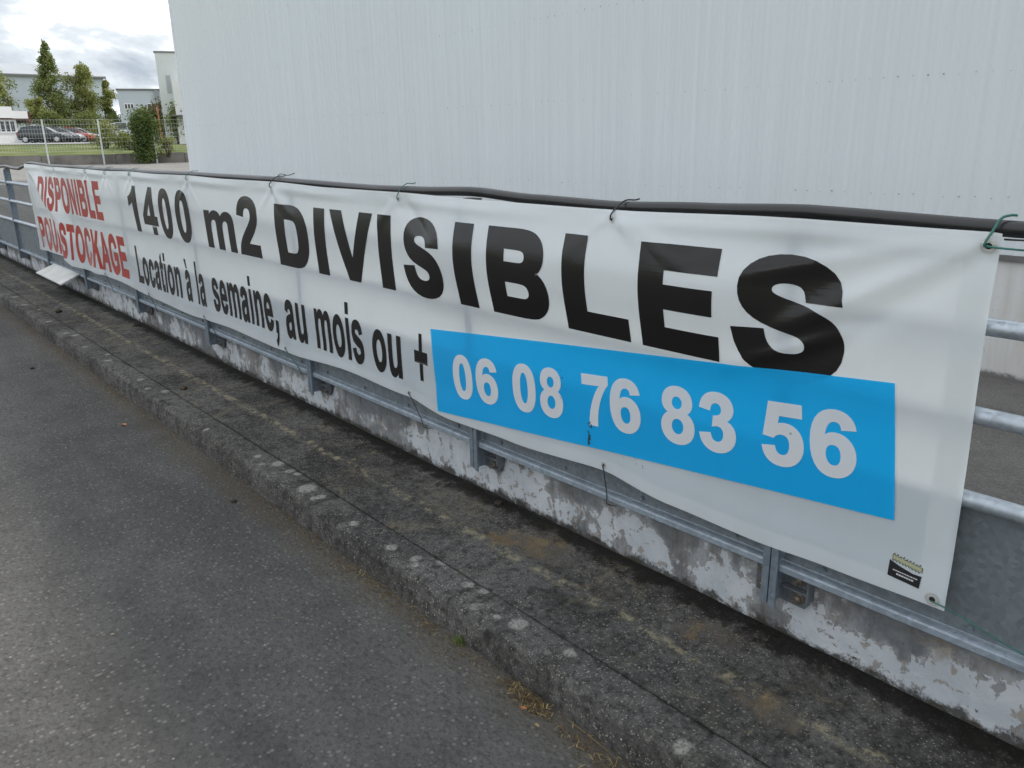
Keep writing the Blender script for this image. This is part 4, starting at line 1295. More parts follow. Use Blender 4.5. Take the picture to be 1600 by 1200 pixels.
def sheet_mesh():
    b = MB()
    pf = []
    for k in range(NR):
        x = k * PITCH
        pf += [(x, 0.0), (x + 0.050, 0.0), (x + 0.078, -0.014), (x + 0.124, -0.014), (x + 0.152, 0.0)]
    pf.append((NR * PITCH, 0.0))
    for (x, y) in pf:
        b.v.append((x, y, 1.362)); b.v.append((x, y, HB + 1.0))
    for k in range(len(pf) - 1):
        b.f.append((2 * k, 2 * k + 2, 2 * k + 3, 2 * k + 1))
    return b.mesh("cladding_sheet", MAT_CLAD)


sm = sheet_mesh()
x = WX0 + 0.02
rng = random.Random(8)
while x < WX1 - 0.5:
    o = link("cladding_sheet", sm, wh)
    o.location = (x, 0.0, 0)
    x += NR * PITCH
# screws along the sheeting rails
g = MB()
for zr in (0.955, 2.235, 3.52, 4.81, 6.1, 7.4, 8.7):
    x = WX0 + 0.02 + 0.104
    while x < 6.0:
        if rng.random() > 0.38 and x < 3:
            zz = zr + 1.0 + rng.uniform(-0.012, 0.012)
            r = rng.choice((0.005, 0.006, 0.006, 0.010))
            g.tube([(x, -0.0135, zz), (x, -0.019, zz)], r, 6)
        x += PITCH
tag(g.obj("cladding_screws", MAT_SCREW, wh), kind="stuff")
g = MB(); g.box(WX0, WX1, 0.06, 32, -0.4, HB + 0.97)
g.obj("hall_body", simple("hall_side_cladding", (0.6, 0.63, 0.65), 0.6), wh)
g = MB(); g.box(WX0 + 0.01, WX1, 0.012, 0.055, -0.4, 1.30)
g.obj("plinth_wall", MAT_PLINTH, wh)
g = MB(); g.box(WX0 - 0.01, WX1, -0.035, 0.050, 1.301, 1.3615)
g.obj("flashing", MAT_FLASH, wh)
g = MB(); g.box(WX0 - 0.02, WX0 + 0.10, -0.022, 0.30, 1.362, HB + 1.0)
g.obj("corner_trim", MAT_TRIM, wh)
g = MB(); g.box(WX0 - 0.03, WX1, -0.05, 32.05, HB + 1.001, HB + 1.06)
g.obj("roof_edge", MAT_TRIM, wh)

# ------------------------------------------------------------------ far left: retaining wall, mesh fence
MAT_OLDWALL = simple("dirty_concrete", (0.20, 0.185, 0.165), 0.9, 0, 0.35, 1.4, bump=0.3, bscale=12)
rw = empty("retaining_wall", (-41.9, 10, 0.9))
tag(rw, "low dirty concrete retaining wall below the lawn", "wall")
WA, WB = Vector((-42.75, 2.4)), Vector((-39.6, 17.0))
WL = (WB - WA).length
wd = (WB - WA).normalized()
nsec = 5
for k in range(nsec):
    p0 = WA + wd * (WL * k / nsec + 0.01); p1 = WA + wd * (WL * (k + 1) / nsec - 0.01)
    nn = Vector((-wd.y, wd.x)) * 0.25
    g = MB()
    z0, z1 = 0.5, 1.36 + 0.02 * (k % 2)
    cs = [p0, p1, p1 + nn, p0 + nn]
    g.v = [(c.x + 41.9, c.y - 10, z0 - 0.9) for c in cs] + [(c.x + 41.9, c.y - 10, z1 - 0.9) for c in cs]
    g.f = [(0, 3, 2, 1), (4, 5, 6, 7), (0, 1, 5, 4), (1, 2, 6, 5), (2, 3, 7, 6), (3, 0, 4, 7)]
    g.obj("wall_section", MAT_OLDWALL, rw)
# lawn lip behind the wall
g = MB()
n2 = Vector((-wd.y, wd.x))
for k in range(12):
    a0 = WA + wd * (WL * k / 12) + n2 * 0.25; a1 = WA + wd * (WL * (k + 1) / 12) + n2 * 0.25
    g.quad((a0.x, a0.y, 1.345), (a1.x, a1.y, 1.345), (-46, a1.y, yard_z(-46) + 0.004), (-46, a0.y, yard_z(-46) + 0.004))
tag(g.obj("lawn", MAT_GRASS), kind="structure")

MAT_WHITEPOST = simple("white_fence_paint", (0.62, 0.66, 0.65), 0.5)
mf = empty("mesh_fence", (-41, 10, 0.9))
tag(mf, "white welded wire mesh fence in front of the car park", "fence")
FA = Vector((-41.95, 4.0)) ; FB = Vector((-39.3, 15.1))
fd = (FB - FA).normalized()
# post positions measured along the fence by their y
fy = [4.1, 6.25, 8.40, 10.52, 12.66, 14.05]
def fpt(y): return FA + (FB - FA) * ((y - 4.0) / 11.1)
bp = MB(); bp.box(-0.03, 0.03, -0.03, 0.03, 0.0, 1.96)
bpm = bp.mesh("fence_post", MAT_WHITEPOST)
for y in fy:
    p = fpt(y)
    o = link("fence_post", bpm, mf)
    o.location = (p.x + 41, p.y - 10, 0.01)
for ya, yb in zip(fy, fy[1:]):
    pa, pb = fpt(ya) + Vector((-0.05, 0)), fpt(yb) + Vector((-0.05, 0))
    g = MB()
    L = (pb - pa).length
    n = int(L / 0.11)
    for k in range(n + 1):
        p = pa + (pb - pa) * (k / n)
        g.tube([(p.x + 41, p.y - 10, 0.62), (p.x + 41, p.y - 10, 1.96)], 0.0022, 4, False)
    zz = 0.62
    while zz < 1.97:
        g.tube([(pa.x + 41, pa.y - 10, zz), (pb.x + 41, pb.y - 10, zz)], 0.0032, 4, False)
        zz += 0.19
    tag(g.obj("wire_mesh", MAT_WHITEPOST, mf), kind="stuff")


# ------------------------------------------------------------------ vegetation
def m_leaf(name, a, b, trans=0.35):
    m = Mat(name)
    inf = m.n("ShaderNodeNewGeometry").outputs["Random Per Island"]
    c = m.mixc(inf, a, b)
    df = m.n("ShaderNodeBsdfPrincipled", Base__Color=c, Roughness=0.55)
    tr = m.n("ShaderNodeBsdfTranslucent", Color=m.mixc(0.5, c, (0.30, 0.36, 0.05)))
    mx = m.n("ShaderNodeMixShader", _0=trans)
    m.t.links.new(df.outputs[0], mx.inputs[1]); m.t.links.new(tr.outputs[0], mx.inputs[2])
    m.t.links.new(mx.outputs[0], m.out.inputs["Surface"])
    return m.m


LEAF_DARK = m_leaf("birch_leaves", (0.12, 0.155, 0.045), (0.23, 0.265, 0.095))
LEAF_LIGHT = m_leaf("light_leaves", (0.165, 0.195, 0.05), (0.32, 0.32, 0.11))
LEAF_IVY = m_leaf("ivy_leaves", (0.028, 0.058, 0.014), (0.090, 0.140, 0.032), 0.3)
LEAF_YEL = m_leaf("yellow_green_leaves", (0.11, 0.14, 0.02), (0.23, 0.25, 0.05))
LEAF_RED = m_leaf("red_flowering_leaves", (0.16, 0.05, 0.03), (0.10, 0.12, 0.03))
MAT_BARK = simple("grey_bark", (0.12, 0.10, 0.085), 0.9, 0, 0.3, 3)


def leaf(b, p, s, rng):
    d = Vector((rng.gauss(0, 1), rng.gauss(0, 1), rng.gauss(0, 1))).normalized()
    e = d.cross(Vector((rng.gauss(0, 1), rng.gauss(0, 1), rng.gauss(0, 1)))).normalized()
    b.quad(p - d * s, p + e * s * 0.55, p + d * s, p - e * s * 0.55)


def tree(name, label, cat, base, h, shape, seed, mat, nleaf=6000, leaf_s=0.13, nlimb=26, group=None, droop=0.3):
    """shape(t) -> crown radius at height fraction t"""
    rng = random.Random(seed)
    root = empty(name, base)
    tag(root, label, cat, group)
    tb = MB()
    th = h * 0.92
    tp = [(0.12 * math.sin(k * 0.9 + seed) * k / 8, 0.10 * math.cos(k * 1.3 + seed) * k / 8, -0.2 + (th + 0.2) * k / 8) for k in range(9)]
    tb.tube(tp, [h * 0.020 * (1 - 0.88 * k / 8) + 0.015 for k in range(9)], 8)
    tips = []
    for k in range(nlimb):
        t = 0.12 + 0.84 * (k + rng.random()) / nlimb
        r = shape(t) * rng.uniform(0.55, 1.08)
        a = rng.uniform(0, 2 * math.pi)
        z0 = th * t * 0.93
        st = Vector((0, 0, z0))
        up = h * 0.07 * rng.uniform(0.4, 1.3)
        mid = st + Vector((math.cos(a) * r * 0.5, math.sin(a) * r * 0.5, up))
        en = st + Vector((math.cos(a) * r, math.sin(a) * r, up * (1.3 - droop * 2.2)))
        tb.tube([st, mid, en], [0.035 * h / 8, 0.022 * h / 8, 0.008], 5)
        tips.append((st, mid, en, r))
    tb.obj("trunk", MAT_BARK, root, True)
    lb = MB()
    per = nleaf // len(tips)
    for st, mid, en, r in tips:
        ncl = 4
        for c in range(ncl):
            t = rng.uniform(0.25, 1.05)
            cpt = st.lerp(mid, t * 2) if t < 0.5 else mid.lerp(en, t * 2 - 1)
            cr = 0.12 + 0.12 * rng.random() + r * 0.20
            for q in range(per // ncl):
                d = Vector((rng.gauss(0, 1), rng.gauss(0, 1), rng.gauss(0, 1.1)))
                if d.length > 1.9: d *= 1.9 / d.length
                p = cpt + d * cr * 0.62 + Vector((0, 0, -abs(rng.gauss(0, droop)) * r * 0.35))
                leaf(lb, p, leaf_s * rng.uniform(0.6, 1.3), rng)
    lb.obj("crown", mat, root)
    return root


def cone(w, pk=0.28):
    return lambda t: w * (min(1, t / pk) if t < pk else max(0.06, (1 - t) / (1 - pk)) ** 0.75)


def dome(w):
    return lambda t: w * math.sqrt(max(0.02, 1 - (2 * t - 0.9) ** 2 / 1.3))


tree("birch_tree", "tall pointed green birch behind the parked cars", "tree", (-104.3, 22.9, 2.25), 11.8, cone(2.5, 0.22), 5, LEAF_DARK, 13000, 0.11, 85, "trees behind the car park")
tree("light_tree", "lighter green bushy tree right of the tall birch", "tree", (-103.6, 26.0, 2.25), 9.5, dome(2.2), 9, LEAF_LIGHT, 11000, 0.12, 60, "trees behind the car park")
tree("slim_tree", "slim drooping tree at the right end of the tree group", "tree", (-102.7, 28.2, 2.25), 7.6, cone(1.1, 0.7), 14, LEAF_LIGHT, 5000, 0.12, 30, "trees behind the car park", 0.5)
tree("edge_tree", "light green tree cut by the left edge of the picture", "tree", (-105.1, 17.6, 2.25), 9.6, dome(2.4), 21, LEAF_LIGHT, 8000, 0.12, 40, "trees behind the car park", 0.4)
tree("side_tree", "low light green tree between the birch and the left edge tree", "tree", (-101.3, 20.5, 2.25), 5.1, dome(1.5), 33, LEAF_LIGHT, 4500, 0.12, 30, "trees behind the car park", 0.3)


def bush(name, label, base, rx, ry, h, mat, seed, n=2500, s=0.07, group=None):
    rng = random.Random(seed)
    root = empty(name, base)
    tag(root, label, "bush", group)
    lb, sb = MB(), MB()
    clumps = []
    for k in range(26):
        a, r, t = rng.uniform(0, 6.28), math.sqrt(rng.random()), rng.random()
        wob = 0.75 + 0.35 * math.sin(3 * t * 3 + seed)
        c = Vector((math.cos(a) * r * rx * wob, math.sin(a) * r * ry * wob, 0.12 * h + 0.82 * h * t))
        clumps.append(c)
        if k % 3 == 0:
            sb.tube([(c.x * 0.2, c.y * 0.2, -0.1), (c.x * 0.6, c.y * 0.6, c.z * 0.5), tuple(c)], [0.03, 0.02, 0.006], 5)
    for c in clumps:
        cr = 0.16 * h + 0.10 * rx
        for q in range(n // 26):
            d = Vector((rng.gauss(0, 0.55 * rx), rng.gauss(0, 0.55 * ry), rng.gauss(0, 0.5))) * cr
            d = Vector((rng.gauss(0, 1), rng.gauss(0, 1), rng.gauss(0, 1))) * cr * 0.5
            leaf(lb, c + d, s * rng.uniform(0.6, 1.3), rng)
    sb.obj("stem", MAT_BARK, root, True)
    lb.obj("foliage", mat, root)
    return root


bush("ivy_bush", "dense dark green ivy bush grown over the mesh fence", (-40.0, 12.25, 0.95), 0.40, 0.47, 2.25, LEAF_IVY, 2, 9000, 0.055)
bush("low_bush", "small leggy bush on the wall right of the ivy", (-40.3, 13.35, 1.3), 0.3, 0.45, 0.75, LEAF_LIGHT, 6, 900, 0.05)
bush("yellow_bush", "yellow-green shrub behind the mesh fence left of the ivy", (-48.0, 14.0, 1.5), 0.6, 1.0, 0.85, LEAF_YEL, 7, 2600, 0.07)
bush("grey_bush", "pale rounded shrub behind the second white fence post", (-50.5, 13.4, 1.6), 0.6, 0.95, 1.45, LEAF_LIGHT, 8, 2600, 0.07)
bush("wall_bush", "green shrub against the foot of the tall white block", (-56.0, 19.35, 1.85), 0.4, 0.45, 2.6, LEAF_DARK, 10, 1600, 0.08)
bush("red_bush", "reddish flowering shrub above the ivy bush", (-62.0, 19.9, 2.0), 0.8, 1.9, 2.7, LEAF_RED, 12, 4200, 0.09)
for k, (lab, p, rx, ry, h) in enumerate((("dark hedge shrub under the tall birch", (-100.0, 21.4, 2.2), 1.3, 2.0, 3.2),
                                         ("dark hedge shrub behind the red car", (-99.5, 24.8, 2.2), 1.3, 2.1, 3.4),
                                         ("dark hedge shrub under the slim drooping tree", (-99.0, 28.1, 2.2), 1.3, 2.0, 3.3))):
    bush("hedge_shrub", lab, p, rx, ry, h, LEAF_DARK, 40 + k, 3600, 0.10, "hedge behind the car park")

# ------------------------------------------------------------------ far buildings
MAT_PALEWALL = simple("pale_cladding_far", (0.52, 0.57, 0.62), 0.7, 0, 0.05, 0.3)
MAT_PALEROOF = simple("pale_roof_far", (0.40, 0.42, 0.44), 0.6, 0, 0.06, 0.3)
MAT_GLASS = simple("dark_window_glass", (0.04, 0.05, 0.06), 0.12, 0, 0.2)
MAT_WHITE = simple("white_render", (0.78, 0.78, 0.77), 0.7, 0, 0.04, 0.8)
MAT_BROWN = simple("red_brown_trim", (0.20, 0.07, 0.045), 0.6)

fh = empty("far_hall", (-124, 25, 2.2))
fh.scale = (1, 1, 1.13)
tag(fh, "long pale industrial hall behind the trees on the left", "building")
g = MB(); g.box(-14, 1.9, -24, 8.3, -0.5, 7.4)
g.obj("wall", MAT_PALEWALL, fh)
g = MB()
g.v = [(2.1, -24.3, 7.42), (2.1, 8.6, 7.42), (2.1, 8.6, 7.62), (2.1, -24.3, 7.62), (-9, 8.6, 9.5), (-9, -24.3, 9.5), (-14, 8.6, 7.42), (-14, -24.3, 7.42)]
g.f = [(0, 1, 2, 3), (3, 2, 4, 5), (5, 4, 6, 7), (1, 6, 4, 2), (0, 3, 5, 7), (0, 7, 6, 1)]
g.obj("roof", MAT_PALEROOF, fh)
g = MB(); g.box(2.1, 2.32, -24.2, 8.5, 7.36, 7.54)
g.obj("gutter", MAT_FLASH, fh)


def window(parent, x, y0, y1, z0, z1, bars=2):
    w = MB(); w.box(x, x + 0.05, y0, y1, z0, z1)
    o = w.obj("window", MAT_WHITE, parent)
    n = bars + 1
    wd_ = (y1 - y0 - 0.08 * (n + 1)) / n
    for k in range(n):
        p = MB(); a = y0 + 0.08 + k * (wd_ + 0.08)
        p.box(x + 0.04, x + 0.056, a, a + wd_, z0 + 0.08, z1 - 0.08)
        p.obj("pane", MAT_GLASS, o)
    return o


ob = empty("office_block", (-91, 27.5, 2.2), rad(-19))
tag(ob, "pale two-window industrial block right of the slim tree", "building")
g = MB(); g.box(-12, 0, -1.5, 12, -0.5, 5.05); g.obj("wall", MAT_PALEWALL, ob)
g = MB(); g.box(-12.1, 0.12, -1.6, 12.1, 5.051, 5.2); g.obj("roof_edge", MAT_FLASH, ob)
window(ob, 0.0, -1.05, -0.12, 3.20, 3.78, 2)
window(ob, 0.0, 1.10, 1.95, 3.22, 3.80, 1)
g = MB(); g.box(0.0, 0.3, 1.96, 2.32, -0.4, 5.05); g.obj("downpipe", simple("grey_pipe", (0.28, 0.29, 0.30), 0.6), ob)

tb_ = empty("tall_block", (-57, 19, 1.8), rad(-22))
tag(tb_, "tall plain white block just left of the warehouse corner", "building")
g = MB(); g.box(-7, 0, -0.12, 9, -0.4, 5.68); g.obj("wall", simple("offwhite_cladding", (0.66, 0.68, 0.68), 0.7, 0, 0.05, 0.6), tb_)
g = MB(); g.box(-7.05, 0.06, -0.18, 9.05, 5.681, 5.76); g.obj("roof_edge", MAT_FLASH, tb_)
g = MB(); g.box(0.01, 1.2, 0.75, 9, -0.4, 3.95); g.obj("annex", MAT_WHITE, tb_)
g = MB(); g.box(0.0, 0.02, 0.35, 0.62, 3.2, 4.3); g.obj("panel", MAT_PALEROOF, tb_)
g = MB(); g.box(1.2, 1.9, 0.4, 9, 1.72, 1.80); g.obj("ledge", MAT_FLASH, tb_)

wp = empty("white_pavilion", (-99.5, 14.6, 2.2), rad(14))
wp.scale = (1.6, 1.6, 1.6)
tag(wp, "low bright white building with flat canopy at the left edge", "building")
g = MB(); g.box(-8, 0, -6, 2.35, -0.3, 1.55); g.obj("wall", MAT_WHITE, wp)
g = MB(); g.box(-8.3, 0.35, -6.3, 2.05, 1.62, 2.32); g.obj("canopy", MAT_WHITE, wp)
g = MB(); g.box(-8.1, 0.30, 2.055, 3.0, 1.60, 2.06); g.obj("side_canopy", MAT_WHITE, wp)
g = MB(); g.box(-8.2, 0.2, -6.2, 3.1, 1.551, 1.598); g.obj("soffit", MAT_BROWN, wp)
g = MB(); g.box(-2, 0.02, 3.01, 3.30, 1.35, 2.0); g.obj("pilaster", MAT_BROWN, wp)
window(wp, 0.01, 0.95, 2.25, 0.72, 1.50, 3)
window(wp, 0.01, -1.8, 0.4, 0.72, 1.50, 4)
g = MB()
g.tube([(-57.5, 18.75, 1.8), (-57.5, 18.75, 4.2)], 0.05, 8)
tag(g.obj("orange_pole", simple("orange_paint", (0.55, 0.17, 0.07), 0.5)), "thin orange pole standing beside the tall white block", "pole")

# ------------------------------------------------------------------ parked cars
MAT_TYRE = simple("tyre_rubber", (0.02, 0.02, 0.02), 0.8)
MAT_RIM = simple("wheel_rim", (0.45, 0.46, 0.47), 0.35, 0.6)
MAT_LAMP = simple("headlight_glass", (0.65, 0.66, 0.66), 0.15)
MAT_TAIL = simple("tail_light", (0.35, 0.02, 0.02), 0.25)
MAT_BUMPER = simple("black_bumper", (0.03, 0.03, 0.03), 0.6)


def m_paint(name, col, metal=0.0):
    m = Mat(name)
    b = m.n("ShaderNodeBsdfPrincipled", Base__Color=m.mixc(m.ramp(m.noise(m.obj(), 1.2, 3), 0.3, 0.7), tuple(c * 0.93 for c in col), col), Roughness=0.28, Metallic=metal)
    b.inputs["Coat Weight"].default_value = 0.6
    b.inputs["Coat Roughness"].default_value = 0.06
    m.t.links.new(b.outputs[0], m.out.inputs["Surface"])
    return m.m


def loft(b, rings):
    n = len(rings[0]); base = len(b.v)
    for r in rings: b.v += [tuple(p) for p in r]
    for k in range(len(rings) - 1):
        for j in range(n - 1):
            a = base + k * n + j
            b.f.append((a, a + 1, a + n + 1, a + n))
    b.f.append(tuple(base + j for j in reversed(range(n))))
    e = base + (len(rings) - 1) * n
    b.f.append(tuple(e + j for j in range(n)))


def car_meshes(paint):
    # x forward; body sections: x, bottom z, sill half-width, shoulder half-width, shoulder z, top z
    sec = [(-2.02, 0.42, 0.62, 0.66, 0.70, 0.82), (-1.95, 0.30, 0.72, 0.78, 0.78, 0.93), (-1.55, 0.24, 0.80, 0.86, 0.84, 0.95), (-0.9, 0.20, 0.82, 0.88, 0.84, 0.94),
           (0.0, 0.20, 0.82, 0.88, 0.82, 0.92), (0.85, 0.20, 0.82, 0.88, 0.80, 0.90), (1.15, 0.22, 0.82, 0.87, 0.78, 0.87), (1.70, 0.24, 0.80, 0.84, 0.70, 0.78),
           (1.98, 0.28, 0.70, 0.74, 0.60, 0.67), (2.08, 0.36, 0.58, 0.60, 0.52, 0.57)]
    b = MB()
    rings = []
    for (x, zb_, ws, wsh, zs, zt) in sec:
        rings.append([(x, -ws * 0.9, zb_), (x, -ws, zb_ + 0.06), (x, -wsh, (zb_ + zs) / 2 + 0.05), (x, -wsh * 0.985, zs), (x, -wsh * 0.86, zt), (x, 0, zt + 0.025),
                      (x, wsh * 0.86, zt), (x, wsh * 0.985, zs), (x, wsh, (zb_ + zs) / 2 + 0.05), (x, ws, zb_ + 0.06), (x, ws * 0.9, zb_)])
    loft(b, rings)
    body = b.mesh("body", paint, True)
    # greenhouse: glass core with painted roof and pillars
    b = MB()
    gs = [(-1.88, 0.74, 0.93, 0.60, 0.96), (-1.52, 0.76, 0.94, 0.56, 1.36), (-0.9, 0.77, 0.93, 0.58, 1.435), (-0.1, 0.77, 0.92, 0.58, 1.43), (0.35, 0.76, 0.91, 0.56, 1.36), (1.10, 0.72, 0.87, 0.60, 0.895)]
    rings = [[(x, -w0, z0), (x, -w1, z1 - 0.03), (x, -w1 * 0.8, z1), (x, w1 * 0.8, z1), (x, w1, z1 - 0.03), (x, w0, z0)] for x, w0, z0, w1, z1 in gs]
    loft(b, rings)
    glass = b.mesh("glasshouse", MAT_GLASS, False)
    b = MB()
    for (xa, wa, za), (xb, wb, zb_) in zip([(-1.62, .57, 1.30), (-1.45, .575, 1.385), (-0.9, .595, 1.452), (-0.1, .595, 1.447), (0.36, .575, 1.375)], [(-1.45, .575, 1.385), (-0.9, .595, 1.452), (-0.1, .595, 1.447), (0.36, .575, 1.375)]):
        b.quad((xa, -wa, za), (xb, -wb, zb_), (xb, wb, zb_), (xa, wa, za))
        for s in (-1, 1):
            b.quad((xa, s * wa, za), (xb, s * wb, zb_), (xb, s * (wb + 0.012), zb_ - 0.05), (xa, s * (wa + 0.012), za - 0.05))
    roof = b.mesh("roof", paint, True)
    b = MB()
    for s in (-1, 1):
        for (x0, z0, y0, x1, z1, y1, w) in ((1.12, 0.89, 0.735, 0.34, 1.372, 0.578, 0.03), (-0.20, 0.90, 0.785, -0.22, 1.42, 0.60, 0.035), (-1.15, 0.92, 0.785, -1.12, 1.41, 0.60, 0.05), (-1.80, 0.94, 0.755, -1.50, 1.365, 0.58, 0.06)):
            b.quad((x0 - w, s * y0, z0), (x0 + w, s * y0, z0), (x1 + w, s * y1, z1), (x1 - w, s * y1, z1))
    pil = b.mesh("pillars", paint)
    b = MB(); b.tube([(0, -0.09, 0), (0, 0.09, 0)], 0.31, 20)
    ty = b.mesh("tyre", MAT_TYRE, True)
    b = MB()
    b.tube([(0, -0.094, 0), (0, 0.094, 0)], 0.20, 16)
    rim = b.mesh("rim", MAT_RIM)
    b = MB(); b.quad((1.80, -0.80, 0.62), (2.045, -0.56, 0.56), (2.02, -0.56, 0.66), (1.78, -0.81, 0.735))
    hl = b.mesh("headlight", MAT_LAMP)
    b = MB(); b.quad((1.78, 0.81, 0.735), (2.02, 0.56, 0.66), (2.045, 0.56, 0.56), (1.80, 0.80, 0.62))
    hr = b.mesh("headlight", MAT_LAMP)
    b = MB(); b.box(2.03, 2.10, -0.5, 0.5, 0.36, 0.47)
    gr = b.mesh("grille", MAT_BUMPER)
    b = MB()
    b.box(-1.99, -1.90, -0.80, -0.56, 0.66, 0.90)
    tl = b.mesh("tail_light", MAT_TAIL)
    b = MB(); b.box(0.62, 0.80, -1.02, -0.86, 0.88, 0.99)
    mi = b.mesh("mirror", paint)
    return dict(body=body, glasshouse=glass, roof=roof, pillars=pil, ty=ty, rim=rim, hl=hl, hr=hr, grille=gr, tail_light=tl, mirror=mi)


def car(label, loc, rz, paint, sc=1.0):
    ms = car_meshes(paint)
    root = empty("parked_car", loc, rz)
    root.scale = (sc, sc, sc)
    tag(root, label, "car", "cars parked in the far car park")
    for nm in ("body", "glasshouse", "roof", "pillars", "grille", "tail_light", "mirror"):
        link(nm, ms[nm], root)
    link("headlight", ms["hl"], root); link("headlight", ms["hr"], root)
    for sx in (-1.28, 1.32):
        for sy in (-0.80, 0.80):
            w = link("wheel", ms["ty"], root); w.location = (sx, sy, 0.31)
            link("rim", ms["rim"], w)


# the row stands side-on to the camera, noses to the right (+y side of the picture)
CARS = [("dark green-black hatchback nearest in the row of parked cars", (-78.2, 15.4, 0), (0.018, 0.024, 0.022), 0.2, 0.93),
        ("silver car second in the row beside the dark hatchback", (-80.9, 16.0, 0), (0.50, 0.52, 0.53), 0.3, 0.98),
        ("dark blue-grey car third in the row", (-83.6, 17.2, 0), (0.06, 0.07, 0.085), 0.3, 1.0),
        ("pale grey car just left of the red one", (-86.3, 18.3, 0), (0.42, 0.44, 0.46), 0.3, 1.0),
        ("red car in the row of parked cars", (-89.0, 20.0, 0), (0.36, 0.025, 0.02), 0.0, 1.0),
        ("white car at the far end of the parked row", (-91.7, 21.3, 0), (0.70, 0.70, 0.70), 0.0, 1.0),
        ("dark car parked behind the white one near the second fence post", (-95.0, 21.6, 0), (0.04, 0.05, 0.06), 0.2, 1.05),
        ("silver car half hidden behind the pale shrub", (-68.5, 19.6, 0), (0.5, 0.52, 0.54), 0.3, 1.0)]
for k, (lab, p, col, me_, sc_) in enumerate(CARS):
    car(lab, (p[0], p[1] + 0.65, yard_z(p[0]) + 0.012), rad(58 + (k % 3) * 2), m_paint("car_paint", col, me_), sc_)

# ------------------------------------------------------------------ small things: moss, dry grass, litter
rng = random.Random(19)
MAT_MOSS = simple("black_moss", (0.012, 0.011, 0.009), 1.0, 0, 0.5, 40, bump=0.6, bscale=200)
g = MB()


def moss_fn(u, v):
    x = -13.5 + 14.0 * u
    nz = mnoise.noise((x * 2.6, 0.5, 0.1)) * 0.5 + mnoise.noise((x * 9.0, 2.5, 0.1)) * 0.4 + mnoise.noise((x * 26, 4.5, 0.1)) * 0.25
    w = 0.012 + 0.030 * max(0.0, 0.35 + nz)
    y = 2.050 - w * v
    prof = (1 - v) ** 1.3
    z = 0.122 + (0.006 + 0.024 * max(0, 0.15 + nz)) * prof + 0.007 * mnoise.noise((x * 85, y * 120, 3)) * prof
    return (x, y, z if v < 0.99 else 0.112)


g.grid(moss_fn, 3000, 6)
tag(g.obj("moss", MAT_MOSS, None, True), "strip of black moss along the foot of the low wall", "moss", kind="stuff")


def m_straw():
    m = Mat("dry_straw")
    inf = m.n("ShaderNodeNewGeometry").outputs["Random Per Island"]
    r = m.n("ShaderNodeValToRGB", Fac=inf)
    e = r.color_ramp.elements
    e[0].position, e[0].color = 0.0, (0.055, 0.034, 0.018, 1)
    e[1].position, e[1].color = 1.0, (0.34, 0.26, 0.12, 1)
    k = e.new(0.55); k.color = (0.13, 0.085, 0.04, 1)
    return m.pbr(r.outputs[0], 0.8, spec=0.2)


g = MB()


def straw(x, y, z, L, a, lift, w):
    d = Vector((math.cos(a), math.sin(a), 0)); s = Vector((-d.y, d.x, 0)) * w
    p0 = Vector((x, y, z)); p1 = p0 + d * L * 0.5 + Vector((0, 0, lift)); p2 = p0 + d * L + Vector((0, 0, lift * rng.uniform(0.0, 1.0)))
    i = len(g.v)
    g.v += [tuple(p0 - s), tuple(p0 + s), tuple(p1 + s), tuple(p1 - s), tuple(p2 + s * 0.3), tuple(p2 - s * 0.3)]
    g.f += [(i, i + 1, i + 2, i + 3), (i + 3, i + 2, i + 4, i + 5)]


for k in range(2600):
    x = rng.uniform(-11.0, -0.9)
    dens = mnoise.noise((x * 1.6, 3.3, 1.1)) + 0.35 * mnoise.noise((x * 6, 8.3, 1.1))
    if rng.random() > 0.45 + dens * 0.9: continue
    y = 1.372 - abs(rng.gauss(0, 0.030))
    straw(x, y, 0.004, rng.uniform(0.008, 0.035), rng.gauss(0, 0.9), rng.uniform(0.0, 0.008), rng.uniform(0.0006, 0.0014))
for (cx, cy, n_, sx, sy) in ((-2.10, 1.33, 50, 0.16, 0.02), (-1.58, 1.345, 120, 0.05, 0.012), (-1.49, 1.335, 150, 0.035, 0.016), (-1.30, 1.33, 60, 0.05, 0.02), (-1.18, 1.32, 50, 0.04, 0.02),
                             (-2.6, 1.34, 60, 0.15, 0.02), (-7.3, 1.33, 80, 0.2, 0.02), (-5.7, 1.33, 80, 0.3, 0.02)):
    for k in range(n_):
        straw(cx + rng.gauss(0, sx), min(1.376, cy + rng.gauss(0, sy)), rng.uniform(0.003, 0.012), rng.uniform(0.008, 0.028), rng.uniform(0, 6.28), rng.uniform(0, 0.014), rng.uniform(0.0006, 0.0016))
straw(-1.62, 1.374, 0.012, 0.24, -0.03, 0.004, 0.0014)
straw(-1.40, 1.372, 0.008, 0.22, -0.05, 0.004, 0.0012)
for k in range(120):       # strays on the road and the pavement
    straw(rng.uniform(-8, -1.0), rng.uniform(0.9, 1.35), 0.003, rng.uniform(0.01, 0.035), rng.uniform(0, 6.28), 0.001, 0.0007)
for k in range(160):
    straw(rng.uniform(-9, -0.8), rng.uniform(1.56, 2.0), 0.1285, rng.uniform(0.008, 0.03), rng.uniform(0, 6.28), 0.002, 0.0008)
tag(g.obj("dry_grass", m_straw()), "dry straw and grass litter gathered along the kerb foot", "grass", kind="stuff")

# small green tuft sprouting at the kerb
g = MB()
for k in range(34):
    a = rng.uniform(0, 6.28)
    straw(-1.905 + rng.gauss(0, 0.012), 1.362 + rng.gauss(0, 0.006), 0.0, rng.uniform(0.015, 0.035), a, rng.uniform(0.012, 0.03), 0.0013)
tag(g.obj("grass_tuft", m_leaf("fresh_grass", (0.07, 0.12, 0.02), (0.15, 0.19, 0.04))), "tiny fresh green grass tuft growing at the kerb foot", "grass")


